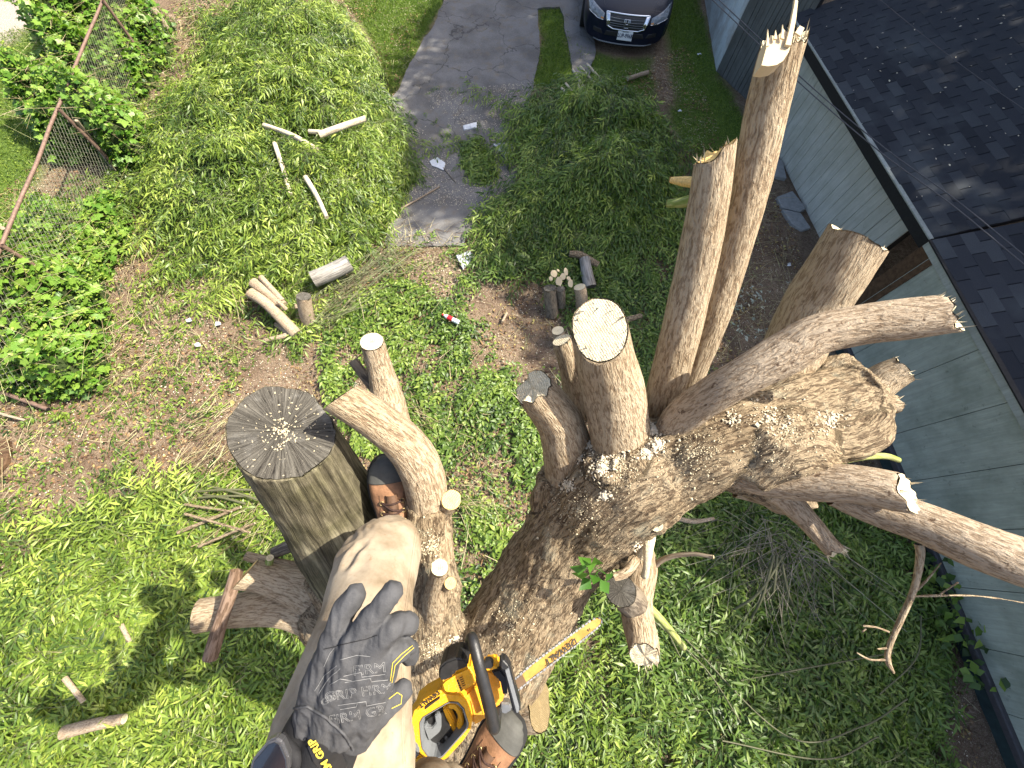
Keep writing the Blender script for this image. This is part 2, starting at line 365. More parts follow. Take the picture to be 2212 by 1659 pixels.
# ------------------------------------------------------------------ leaf clouds
class Cloud:
    def __init__(s): s.V = []; s.F = []; s.A = []; s.n = 0
    def add(s, V, Fc, a):
        s.V.append(V.reshape(-1, 3).astype(np.float32)); s.F.append(Fc+s.n); s.A.append(a.astype(np.float32)); s.n += len(s.V[-1])
    def build(s, name, mat, parent=None, kind='stuff', label=None, cat=None):
        o = mk(name, np.vstack(s.V), np.vstack(s.F), mat, parent, False, {'rnd_shade': np.concatenate(s.A)})
        return tag(o, label, cat, kind=kind)
LT = np.array([[0, 1, 3], [0, 3, 2], [3, 1, 4], [3, 4, 2]])
def leaves(cl, pos, d, nrm, L, Wd, bend=.25, fold=.25, a=None):
    """pointed leaves: base, two shoulders, midrib point, tip"""
    K = len(pos); d = norm(d); sd_ = norm(np.cross(d, nrm)); nn = np.cross(sd_, d)
    L = np.broadcast_to(L, (K,))[:, None]; Wd = np.broadcast_to(Wd, (K,))[:, None]; be = np.broadcast_to(bend, (K,))[:, None]; fo = np.broadcast_to(fold, (K,))[:, None]
    mid = pos+d*L*.48+nn*L*be*.12
    sh = pos+d*L*.42+nn*(Wd*fo)
    tip = pos+d*L-nn*L*be
    V = np.stack([pos, sh+sd_*Wd*.5, sh-sd_*Wd*.5, mid, tip], 1)
    Fc = (LT[None]+(np.arange(K)*5)[:, None, None]).reshape(-1, 3)
    if a is None: a = rng.random(K)
    cl.add(V, Fc, np.repeat(a, 5))
def stems(cl, A, B, w_, a=.5):
    d = norm(B-A); s1 = norm(np.cross(d, rng.normal(size=d.shape)))*np.broadcast_to(w_, (len(A),))[:, None]; s2 = np.cross(d, s1)
    V = np.stack([A+s1, A-.5*s1+.87*s2, A-.5*s1-.87*s2, B+s1*.6, B+(-.5*s1+.87*s2)*.6, B+(-.5*s1-.87*s2)*.6], 1)
    T = np.array([[0, 1, 4, 3], [1, 2, 5, 4], [2, 0, 3, 5]]); T = np.concatenate([T[:, [0, 1, 2]], T[:, [0, 2, 3]]])
    Fc = (T[None]+(np.arange(len(A))*6)[:, None, None]).reshape(-1, 3)
    cl.add(V, Fc, np.repeat(np.broadcast_to(a, (len(A),)), 6))
def compound(cl, pos, d, nrm, L, pairs=5, ll=.07, lw_=.018, droop=.5, spread=.9, a=None, st=None):
    """pinnate leaves, droop bends leaflets to the ground"""
    K = len(pos); d = norm(d); s_ = norm(np.cross(d, nrm)); nn = np.cross(s_, d); L = np.broadcast_to(L, (K,))[:, None]
    if a is None: a = rng.random(K)
    cv = rng.uniform(-.25, .25, (K, 1))
    def rp(t): return pos+d*L*t+s_*L*cv*t*t-nn*L*.12*t*t-np.array([0, 0, 1])*L*droop*.35*t*t
    if st is not None: stems(st, rp(0.), rp(.55), .0016, .5); stems(st, rp(.55), rp(1.), .0012, .5)
    for i in range(pairs):
        t = (i+.9)/(pairs+.4); b = rp(t)
        for sg in (-1, 1):
            ang = spread*rng.uniform(.7, 1.25, (K, 1)); dd = d*np.cos(ang)+sg*s_*np.sin(ang)+nn*rng.normal(0, .25, (K, 1)); dd[:, 2] -= droop*rng.uniform(.2, 1.2, K)
            sz = rng.uniform(.7, 1.15, K)*(.65+.5*math.sin(math.pi*min(1, t*.9)))
            leaves(cl, b, dd, nn+rng.normal(0, .35, (K, 3)), ll*sz, lw_*sz*rng.uniform(.8, 1.2, K), rng.uniform(.0, .4, K), .25, np.clip(a+rng.normal(0, .1, K), 0, 1))
    leaves(cl, rp(1.), d-np.array([0, 0, 1])*droop*.6, nn, ll*1.1, lw_*1.1, .2, .25, a)
def sample(poly, dens, sd=None, thin=None):
    p = np.array(poly); x0, y0 = p[:, :2].min(0); x1, y1 = p[:, :2].max(0)
    k = int((x1-x0)*(y1-y0)*dens); x = rng.uniform(x0, x1, k); y = rng.uniform(y0, y1, k); m = inpoly(x, y, poly)
    x, y = x[m], y[m]
    if thin is not None:
        sc, lo, hi = thin; q = n2(x, y, sc, 77 if sd is None else sd); m = rng.random(len(x)) < np.clip((q-lo)/(hi-lo), 0, 1); x, y = x[m], y[m]
    return x, y
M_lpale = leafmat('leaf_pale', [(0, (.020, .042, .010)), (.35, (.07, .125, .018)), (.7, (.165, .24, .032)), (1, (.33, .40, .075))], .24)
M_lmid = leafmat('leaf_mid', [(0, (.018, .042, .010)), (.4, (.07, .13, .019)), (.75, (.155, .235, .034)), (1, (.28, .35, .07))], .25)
M_lshaded = leafmat('leaf_shaded', [(0, (.020, .044, .010)), (.4, (.070, .13, .022)), (.8, (.14, .215, .035)), (1, (.24, .31, .08))], .24)  # darker green for cuttings lying in shade; the shade is in the colour
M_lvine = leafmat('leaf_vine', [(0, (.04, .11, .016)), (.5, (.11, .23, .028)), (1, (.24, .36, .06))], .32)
M_grass = leafmat('grass_blade', [(0, (.06, .11, .015)), (.5, (.13, .21, .025)), (1, (.24, .30, .05))], .35, .5)
M_straw = leafmat('straw', [(0, (.13, .09, .045)), (.45, (.34, .27, .15)), (.8, (.52, .45, .28)), (1, (.36, .40, .16))], .1, .7)
M_litter = leafmat('leaf_litter', [(0, (.06, .03, .018)), (.4, (.16, .085, .045)), (.75, (.30, .18, .09)), (1, (.40, .34, .12))], .15, .7)
M_stem = leafmat('stem_green', [(0, (.10, .10, .05)), (1, (.26, .28, .15))], .05, .6)
# ------------------------------------------------------------------ box pieces that share mesh data
_bx = {}
def boxmesh(name, sx, sy, sz, mat, bev=.003):
    k = (name, round(sx, 3), round(sy, 3), round(sz, 3), mat.name)
    if k not in _bx:
        bm = bmesh.new(); bmesh.ops.create_cube(bm, size=1)
        for v in bm.verts: v.co = Vector((v.co.x*sx, v.co.y*sy, v.co.z*sz))
        if bev: bmesh.ops.bevel(bm, geom=bm.edges[:], offset=bev, segments=1, affect='EDGES')
        me = bpy.data.meshes.new(name); bm.to_mesh(me); bm.free(); me.materials.append(mat); _bx[k] = me
    return _bx[k]
def place(name, me, parent, loc, rot=None):
    o = bpy.data.objects.new(name, me); COL.objects.link(o); off = Vector((0, 0, 0)); q = parent
    while q is not None: off += q.location; q = q.parent
    if parent is not None: o.parent = parent
    o.location = Vector(tuple(loc))-off
    if rot is not None: o.rotation_euler = rot
    return o
def basis(x, y, z): return Matrix((tuple(x), tuple(y), tuple(z))).transposed().to_euler()
def prism(name, poly, mat, parent=None, bev=0.0, seg=1, smooth=False):
    """poly = (bottom ring, top ring) arrays of 3d points"""
    a, b = [np.asarray(q, float) for q in poly]; m = len(a); bm = bmesh.new()
    va = [bm.verts.new(p) for p in a]; vb = [bm.verts.new(p) for p in b]
    bm.faces.new(va[::-1]); bm.faces.new(vb)
    for i in range(m): bm.faces.new((va[i], va[(i+1) % m], vb[(i+1) % m], vb[i]))
    bmesh.ops.recalc_face_normals(bm, faces=bm.faces[:])
    if bev: bmesh.ops.bevel(bm, geom=bm.edges[:], offset=bev, segments=seg, affect='EDGES', clamp_overlap=True)
    bmesh.ops.triangulate(bm, faces=[f for f in bm.faces if len(f.verts) > 4])
    me = bpy.data.meshes.new(name); bm.to_mesh(me); bm.free(); me.materials.append(mat)
    if smooth: me.polygons.foreach_set('use_smooth', np.ones(len(me.polygons), bool))
    return link(name, me, parent)
def textmesh(name, body, size, origin, xd, yd, mat, parent, extrude=.0006, wscale=1.0, bold=0.0, align='CENTER', shear=0.0):
    cu = bpy.data.curves.new('lettering', 'FONT'); cu.body = body; cu.size = size; cu.extrude = extrude; cu.align_x = align; cu.align_y = 'CENTER'; cu.offset = bold; cu.resolution_u = 3; cu.shear = shear
    t = bpy.data.objects.new('lettering', cu); COL.objects.link(t); dg = bpy.context.evaluated_depsgraph_get()
    me = bpy.data.meshes.new_from_object(t.evaluated_get(dg)); bpy.data.objects.remove(t)
    xd = norm(xd); yd = norm(np.asarray(yd)-(np.asarray(yd)@xd)*xd); zd = np.cross(xd, yd); n = len(me.vertices)
    co = np.empty(n*3); me.vertices.foreach_get('co', co); co = co.reshape(-1, 3)
    co = np.asarray(origin)+co[:, :1]*wscale*xd+co[:, 1:2]*yd+co[:, 2:]*zd
    me.vertices.foreach_set('co', co.astype(np.float32).ravel()); me.materials.clear(); me.materials.append(mat); me.update(); me.name = name
    return link(name, me, parent)

# ------------------------------------------------------------------ the sheds on the right
def woodpaint(name, base, grime, wear=.35, sc=(3, 60, 60), dark=.5):
    n = N(name); tc = n.new('ShaderNodeTexCoord').outputs['Object']
    pos = n.new('ShaderNodeNewGeometry').outputs['Position']
    g = n.noise(n.mapv(pos, (26, 26, 2.2)), 1.0, 5, .65, .8); b = n.noise(pos, 2.4, 5, .65); b2 = n.noise(pos, 11, 4, .7)
    c = n.ramp(g, [(.3, tuple(x*.78 for x in base)), (.6, base), (.8, tuple(min(1, x*1.12) for x in base))])
    c = n.mix(c, grime, n.ramp(b, [(.42, 0.0), (.72, wear)])); c = n.mix(c, tuple(x*.3 for x in grime), n.ramp(b2, [(.62, 0.0), (.8, dark)]))
    return n.prin(c, .8, .25, n.bump(g, .003))
M_sheet = woodpaint('siding_paint', (.50, .50, .44), (.28, .28, .21), .5)
M_sheet2 = woodpaint('siding_paint_stained', (.36, .385, .33), (.16, .185, .145), .7, dark=.8)
M_plank = woodpaint('plank_weathered', (.12, .125, .12), (.055, .052, .045), .6)
M_plankp = woodpaint('plank_peeling_paint', (.52, .58, .60), (.22, .17, .13), .75, dark=.9)
M_dark = plain('fascia_black', (.012, .012, .014), .6, .4, var=.3)
M_trimg = woodpaint('trim_grey', (.34, .36, .33), (.14, .14, .11), .6)
M_sill = plain('metal_sill', (.06, .055, .06), .45, .5, var=.2)
M_found = plain('foundation_dark_teal', (.035, .055, .055), .85, .2, var=.25, sc=12)
M_rust = plain('old_brown_wood', (.10, .06, .035), .85, .15, var=.35, sc=20)
n = N('shingle'); oi = n.new('ShaderNodeObjectInfo').outputs['Random']; pos = n.new('ShaderNodeNewGeometry').outputs['Position']
a1 = n.noise(pos, 260, 2, .6); a2 = n.noise(pos, .9, 4)
c = n.ramp(oi, [(0, (.020, .023, .030)), (.7, (.037, .041, .050)), (1, (.060, .066, .074))]); c = n.mix(c, (.5, .5, .5), n.ramp(a1, [(.4, 0.0), (.6, .6)]), 'MULTIPLY')
c = n.mix(c, (.085, .095, .10), n.ramp(a2, [(.52, 0.0), (.7, .5)]))
M_shing = n.prin(c, .85, .25, n.bump(a1, .002))
M_tar = plain('roof_felt', (.017, .018, .022), .9, .2, var=.2)

def vwall(a, b): # 2d direction + outward normal (towards the yard)
    a = np.array([a[0], a[1], 0.]); b = np.array([b[0], b[1], 0.]); w_ = norm(b-a); n_ = np.array([-w_[1], w_[0], 0]); n_ = n_ if n_[0] < 0 else -n_
    return a, b, w_, n_
def boards(parent, a, b, z0, z1, width, mat, name='plank', thick=.02, gap=.006, jit=.002, proud=0.0, topfn=None):
    a, b, w_, n_ = vwall(a, b); L = np.linalg.norm(b-a); k = max(1, round(L/width)); wd = L/k
    for i in range(k):
        zt = z1 if topfn is None else topfn((i+.5)/k); h = zt-z0
        c = a+w_*(i+.5)*wd+n_*(proud+rng.uniform(-jit, jit)); c[2] = z0+h/2
        place(name, boxmesh(name, wd-gap, thick, h, mat, .0025), parent, c, basis(w_, -n_, (0, 0, 1)))
a_, b_, wC, nC = vwall(G(1628, 225), G(1790, 551)); 
gar = empty('shed', a_, 'long low shed with pale green grooved siding and black shingle roof, nearer the car', 'shed')
EAVE = 1.33
aa = a_+wC*.0; bb = b_+wC*.55
boards(gar, aa, bb, .0, EAVE+.12, .203, M_sheet, 'siding_board', .022, .007, .001)
# dark backing behind the grooves
def slabbox(name, a, b, z0, z1, t0, t1, mat, parent, n_, bev=.003):
    w_ = norm(b-a); ring = lambda z: [a+n_*t0+[0, 0, z], b+n_*t0+[0, 0, z], b+n_*t1+[0, 0, z], a+n_*t1+[0, 0, z]]
    q = lambda z: [np.array([p[0], p[1], z]) for p in ring(0)]
    return prism(name, (q(z0), q(z1)), mat, parent, bev)
slabbox('wall', aa, bb, 0, EAVE+.12, -.12, -.014, M_dark, gar, nC)
def roof(parent, a, b, w_, n_, h, over, width, pitch, nrow_lim, tabw=.30, expo=.135, fasc=.16, mfasc=M_dark, mdrip=M_trimg):
    """single slope seen from above, ridge, back slope; shingle tabs laid in rows"""
    up = -n_*math.cos(pitch)+np.array([0, 0, math.sin(pitch)]); nn = norm(np.cross(up, w_)); nn = nn if nn[2] > 0 else -nn
    e0 = a+n_*over; e1 = b+n_*over; e0[2] = e1[2] = h+.02; L = np.linalg.norm(e1-e0)
    q0 = e0+up*width; q1 = e1+up*width
    low = -nn*.06
    prism('roof_deck', ([e0+low, e1+low, q1+low, q0+low], [e0, e1, q1, q0]), M_tar, parent)
    dn = -n_*math.cos(pitch)-np.array([0, 0, math.sin(pitch)]); r0 = q0+dn*width; r1 = q1+dn*width
    prism('back_slope', ([q0+low, q1+low, r1+low, r0+low], [q0+nn*.001, q1+nn*.001, r1, r0]), M_tar, parent)
    fa = e0+[0, 0, -fasc]; fb = e1+[0, 0, -fasc]
    prism('fascia', ([fa-n_*.022-[0, 0, 0], fb-n_*.022, fb+n_*.003, fa+n_*.003], [e0-n_*.022-[0, 0, .012], e1-n_*.022-[0, 0, .012], e1+n_*.003-[0, 0, .012], e0+n_*.003-[0, 0, .012]]), mfasc, parent, .002)
    prism('drip_edge', ([e0+n_*.018-[0, 0, .012], e1+n_*.018-[0, 0, .012], e1+up*.03+nn*.002, e0+up*.03+nn*.002], [e0+n_*.018+nn*.004, e1+n_*.018+nn*.004, e1+up*.03+nn*.006, e0+up*.03+nn*.006]), mdrip, parent)
    rows = int(width/expo); cols = int(L/tabw)+1; cells = []
    for i in range(rows):
        for j in range(-1, cols):
            x0 = (j+(.5 if i % 2 else 0))*tabw; x1 = min(x0+tabw, L); x0 = max(x0, 0)
            if x1-x0 > .05: cells.append(((i+.5)*expo, (x0+x1)/2, x1-x0))
    cen = np.array([e0+up*s_+w_*x for s_, x, _ in cells]); dist = np.linalg.norm(cen-C0, axis=1)
    cc = (cen-C0)@R; uu = CX+F*cc[:, 0]/-cc[:, 2]; vv = CY-F*cc[:, 1]/-cc[:, 2]
    vis = (cc[:, 2] < 0) & (uu > -30) & (uu < 2240) & (vv > -30) & (vv < 1700)
    order = np.argsort(np.where(vis, dist, 1e6)); big = set(order[:nrow_lim].tolist()); V = []; Fc = []
    rot = basis(w_, up, nn)
    for k, (s_, x, wd) in enumerate(cells):
        c = e0+up*(s_+.008)+w_*x+nn*(.006+rng.uniform(0, .003))
        if k in big and abs(wd-tabw) < .01:
            me = boxmesh('shingle', tabw-.012, expo+.004, .007, M_shing, 0); o = place('shingle', me, parent, c, rot)
        else:
            m = len(V); hx = wd/2-.006; hy = expo/2
            for sx, sy, sz in ((-1, -1, -1), (1, -1, -1), (1, 1, -1), (-1, 1, -1), (-1, -1, 1), (1, -1, 1), (1, 1, 1), (-1, 1, 1)): V.append(c+w_*sx*hx+up*sy*hy+nn*sz*.0035)
            Fc += [(m+4, m+5, m+6, m+7), (m, m+1, m+5, m+4), (m+1, m+2, m+6, m+5), (m+3, m, m+4, m+7)]
    if V: tag(mk('shingles', V, Fc, M_shing, parent), kind='stuff')
    return up, nn, e0
PITCH = math.radians(17)
jn = a_+wC*3.62   # where the first roof stops and the second begins
jn = np.array([*G(2008, 517, EAVE+.22)[:2], 0])-nC*.32
aR = a_+wC*.08
RF1 = roof(gar, aR.copy(), jn.copy(), wC, nC, EAVE+.2, .3, 4.2, PITCH, 150)
d0, d1, wD, nD = vwall(G(2022, 1289), G(2140, 1577)); dA = d0-wD*((d0-G(1860, 655, .68))@wD); dA[2] = 0; dB = d1+wD*1.6
she = empty('shed', dA, 'second shed section beside the tree, stained green sheet siding above a dark metal sill', 'shed')
boards(she, dA, dB, .27, 1.66, .61, M_sheet2, 'siding_panel', .02, .006, .002)
slabbox('wall', dA, dB, .0, 1.7, -.12, -.015, M_found, she, nD)
slabbox('foundation', dA, dB, -.05, .235, -.1, .0, M_found, she, nD)
slabbox('sill', dA, dB, .235, .268, -.01, .055, M_sill, she, nD); slabbox('sill_lip', dA, dB, .19, .262, .055, .062, M_sill, she, nD)
slabbox('corner_board', dA+wD*.02, dA+wD*.1, .27, 1.66, .011, .03, M_rust, she, nD)
slabbox('corner_board', dA-wD*.2, dA+wD*.01, .0, 1.66, -.1, -.02, M_rust, she, nD)
a2_ = G(2010, 519, 1.76)-nD*.10; a2_[2] = 0
RF2 = roof(she, a2_, dB.copy(), wD, nD, 1.74, .10, 4.3, PITCH, 150, .30, .135, .10, M_trimg, M_dark)
V = []; Fc = []
for (up_, nn_r, e0_), w_, Lr, k in ((RF1, wC, 4.4, 90), (RF2, wD, 4.0, 60)):
    for i in range(k):
        c = e0_+up_*rng.uniform(.05, 2.6)+w_*rng.uniform(.1, Lr)+nn_r*.016; s_ = rng.uniform(.006, .022); x = norm(np.cross(nn_r+rng.normal(0, .25, 3), rng.normal(size=3))); y = np.cross(nn_r, x); m = len(V)
        V += [c-x*s_, c+y*s_*.5, c+x*s_, c-y*s_*.5+nn_r*s_*.2]; Fc.append((m, m+1, m+2, m+3))
tag(mk('roof_debris', V, Fc, M_chipw), 'small pale chips and dry leaves lying on the black shingles', 'debris', kind='stuff')
# far shed of planks
pA0, pA1, wA, nA = vwall(G(1505, -110), G(1548, 154)); pB0, pB1, wB, nB = vwall(G(1548, 154), G(1634, 235))
far = empty('plank_shed', pA1, 'weathered plank shed with peeling white paint on one end, behind the lawn strip', 'shed')
boards(far, pA0, pA1, 0, 2.7, .17, M_plankp, 'plank', .024, .004, .004)
boards(far, pB0, pB1, 0, 2.5, .105, M_plank, 'plank', .024, .007, .006)
slabbox('wall', pA0, pA1, 0, 2.68, -.1, -.015, M_dark, far, nA); slabbox('wall', pB0, pB1, 0, 2.45, -.1, -.015, M_dark, far, nB)
# cables over the roof
def strand(name, pts, r, mat, parent, seg=6, step=.05):
    c = [(*p, r) for p in pts]; V, Q, g, VV, p, t = tube_arrays(c, step, seg, 0, 0)
    return mk(name, V, Q, mat, parent, True, {'grain': g})
M_cable = plain('cable_sheath', (.06, .06, .07), .5, .5, var=.1)
for k, off in enumerate((0, 7)):
    cb = strand('overhead_cable', [G(1480-off, -70+off, 2.6), G(1608-off, 52+off, 2.45), G(1750-off, 185+off*1.2, 2.35), G(1905-off, 315+off*1.5, 2.32), G(2065-off, 432+off*1.7, 2.36), G(2230-off, 566+off*2, 2.45), G(2500, 780+off*3, 2.7)], .006, M_cable, None)
    tag(cb, ['upper of the two black cables running together over the shed roof edge', 'lower of the two black cables running together over the shed roof edge'][k], 'cable', 'paired overhead cables')
tag(strand('overhead_wire', [G(1890, -10, 2.9), G(2008, 87, 2.75), G(2110, 165, 2.7), G(2240, 255, 2.75)], .003, M_cable, None), 'single thin wire crossing the upper part of the black shingle roof', 'cable')
# flat stones by the shed
M_conc = plain('concrete', (.26, .26, .25), .9, .2, var=.2, sc=14)
for k, (pp, lb) in enumerate((([(1678, 425), (1712, 412), (1742, 450), (1728, 458), (1690, 448)], 'grey flat slab against the shed wall, the farther piece'), ([(1690, 451), (1730, 460), (1752, 492), (1735, 497), (1712, 484)], 'grey flat slab against the shed wall, the nearer cracked piece'), ([(1676, 335), (1692, 350), (1700, 385), (1672, 380)], 'small grey block at the foot of the pale siding'))):
    w_ = W(pp, .06); tag(prism('concrete_slab', ([(x, y, -.02) for x, y in w_], [(x, y, .065) for x, y in w_]), M_conc, None, .012), lb, 'slab')

# ------------------------------------------------------------------ chain link fence on the left
M_pipe = plain('rusty_pipe', (.20, .13, .10), .65, .4, metal=.3, var=.3, sc=25)
M_wire = plain('fence_wire', (.16, .165, .12), .6, .4, metal=.3, var=.2)
M_oldwood = barkmat('old_post', (.09, .07, .055), (.24, .19, .14), (.34, .29, .22), 60, .12, .004, .2)
HR = 1.1
RP_ = [G(u, v, HR) for u, v in ((-160, 760), (3, 530), (43, 433), (80, 350), (108, 273), (143, 190), (187, 83), (222, 0), (262, -110))]
RP_[0] = RP_[1]+(RP_[1]-RP_[2])*2.2
fen = empty('chain_link_fence', (RP_[1][0], RP_[1][1], 0), 'leaning chain link fence with a rusty top rail, overgrown by vines', 'fence')
for k in range(len(RP_)-1):
    if k in (4,): pass
strand('top_rail', RP_[:5], .022, M_pipe, fen, 12); strand('top_rail', RP_[4:], .021, M_pipe, fen, 12)
gd = [np.array([p[0], p[1], .03]) for p in RP_]
def wirenet(parent, a, b, h, name='wire_mesh', cell=.085):
    V = []; Fc = []; L = np.linalg.norm((b-a)[:2]); w_ = norm(np.array([*(b-a)[:2], 0])); nn = np.array([-w_[1], w_[0], 0]); k = int((L+h)/cell)
    for i in range(k):
        for sg in (1, -1):
            x0 = i*cell-(h if sg > 0 else 0); p0 = [x0, .04]; p1 = [x0+sg*h, h]
            if sg < 0: p0 = [i*cell, .04]; p1 = [i*cell-h, h]
            if (p0[0] < 0 and p1[0] < 0) or (p0[0] > L and p1[0] > L): continue
            for q, o_ in ((p0, p1), (p1, p0)):
                for lim in (0, L):
                    if (lim == 0 and q[0] < 0) or (lim == L and q[0] > L):
                        t = (lim-o_[0])/(q[0]-o_[0]); q[1] = o_[1]+(q[1]-o_[1])*t; q[0] = lim
            A = a*[1, 1, 0]+w_*p0[0]+[0, 0, p0[1]]; B = a*[1, 1, 0]+w_*p1[0]+[0, 0, p1[1]]; d = norm(B-A); s1 = np.cross(d, nn)*.0022; s2 = nn*.0022; m = len(V)
            V += [A+s1, A+s2, A-s1, A-s2, B+s1, B+s2, B-s1, B-s2]; Fc += [(m+j, m+(j+1) % 4, m+4+(j+1) % 4, m+4+j) for j in range(4)]
    return tag(mk(name, V, Fc, M_wire, parent), kind='stuff')
for k in range(len(RP_)-1): wirenet(fen, RP_[k], RP_[k+1], HR-.01)
for u, v in ((3, 530), (126, 235), (222, 0)):
    p = G(u, v, HR+.04); strand('post', [np.array([p[0], p[1], -.1]), p], .026, M_pipe, fen, 12)
p = G(327, 18, .5)
tag(limb('fence_post', [(p[0], p[1], -.1, .09), (p[0]+.02, p[1], .3, .085), (*p, .08)], None, M_oldwood, world=True, seg=20, cmat=M_oldwood), 'short weathered wooden post beside the vines near the top edge', 'post')
tag(limb('leaning_pole', [(*G(255, 378, .03), .03), (*G(205, 310, .5), .028), (*G(165, 260, .95), .024)], None, M_oldwood, world=True, seg=14, cmat=M_oldwood), 'brown pole leaning from the ground up to the fence rail', 'pole')
tag(limb('leaning_pole', [(*G(78, 540, .05), .03), (*G(40, 512, .5), .028), (*G(5, 492, 1.0), .026)], None, M_oldwood, world=True, seg=14, cmat=M_oldwood), 'brown pole leaning on the fence at the left edge', 'pole')
tag(limb('metal_pipe', [(*G(-60, 826, .2), .028), (*G(20, 853, .16), .028), (*G(104, 884, .06), .026)], None, M_pipe, world=True, seg=14, cmat=M_dark, rough=.01, ridges=0), 'bare pipe lying on the soil at the left edge', 'pipe')
tag(limb('metal_pipe', [(*G(-50, 880, .2), .018), (*G(55, 908, .06), .016)], None, M_oldwood, world=True, seg=12, cmat=M_oldwood), 'thin pale stick below the bare pipe at the left edge', 'stick')
w_ = W([(-30, 955), (8, 948), (16, 965), (8, 1000), (-30, 1040)], .08)
tag(prism('board', ([(x, y, 0) for x, y in w_], [(x, y, .06) for x, y in w_]), M_rust, None, .01), 'pale board end poking in at the left edge below the pipes', 'board')

# ------------------------------------------------------------------ trees to the right that shade the sheds and the car
BND = W([(1640, 1900), (1591, 1659), (1475, 1373), (1395, 1130), (1200, 860), (1110, 640), (1040, 560), (900, 500), (800, 330), (830, 180), (900, 40), (940, -30), (1000, -200)])
sh_poly = BND+[(5, 24), (16, 24), (16, -6), (4, -6)]
tr = []
M_bigleaf = leafmat('leaf_shade_tree', [(0, (.03, .06, .015)), (1, (.08, .14, .03))], .12)
bases = [(11.5, -3.0), (12.5, 3.0), (13.0, 9.0), (11.0, 15.5), (8.0, 21.0)]
xs, ys = sample(sh_poly, 4.6); inn = pdist(xs, ys, sh_poly); ok = (inn > .35); xs, ys, inn = xs[ok], ys[ok], inn[ok]
# keep the sunlit leader, limbs and their surroundings clear: crowns stand well behind the sheds
tt = rng.uniform(12.0, 17.0, len(xs)); cp = np.stack([xs, ys, np.zeros_like(xs)], 1)+SUN*tt[:, None]
near = np.argmin([np.hypot(cp[:, 0]-(b[0]), cp[:, 1]-(b[1])) for b in bases], axis=0)
lab = ['tall dense tree behind the sheds, the one nearest the viewer', 'tall dense tree behind the shed roof, second from the viewer', 'tall dense tree behind the shed roof, third from the viewer', 'tall dense tree behind the plank shed', 'tall dense tree beyond the parked car']
for k, b in enumerate(bases):
    sel = cp[near == k]
    if len(sel) == 0: continue
    top = sel[:, 2].max(); t = empty('tree', (b[0], b[1], 0), lab[k], 'tree', 'shade trees behind the sheds')
    cen = sel.mean(0)
    V, Q, g, VV, p, q = tube_arrays([(b[0], b[1], -.2, .34), (b[0]+.1, b[1], 3, .27), (*((np.array([b[0], b[1], 6])+cen)/2), .2), (*cen, .08)], .2, 14, .08, k)
    mk('trunk', V, Q, M_trunk, t, True, {'grain': g})
    cl = Cloud(); K = 130; c = np.repeat(sel, K, 0); off = norm(rng.normal(size=c.shape))*(rng.random(len(c))**.4)[:, None]*.62
    pos = c+off; leaves(cl, pos, rng.normal(size=c.shape)*[1, 1, .5], rng.normal(size=c.shape)+[0, 0, 1.5], rng.uniform(.13, .26, len(c)), rng.uniform(.10, .17, len(c)), .2, .2)
    cl.build('crown', M_bigleaf, t)
    for j in range(0, len(sel), max(1, len(sel)//14)):
        V, Q, g, VV, p, q = tube_arrays([(*((np.array([b[0], b[1], 5])+cen)/2), .11), (*((sel[j]+cen)/2), .06), (*sel[j], .02)], .25, 6, .05, j)
        mk('limb', V, Q, M_trunk, t, True, {'grain': g})
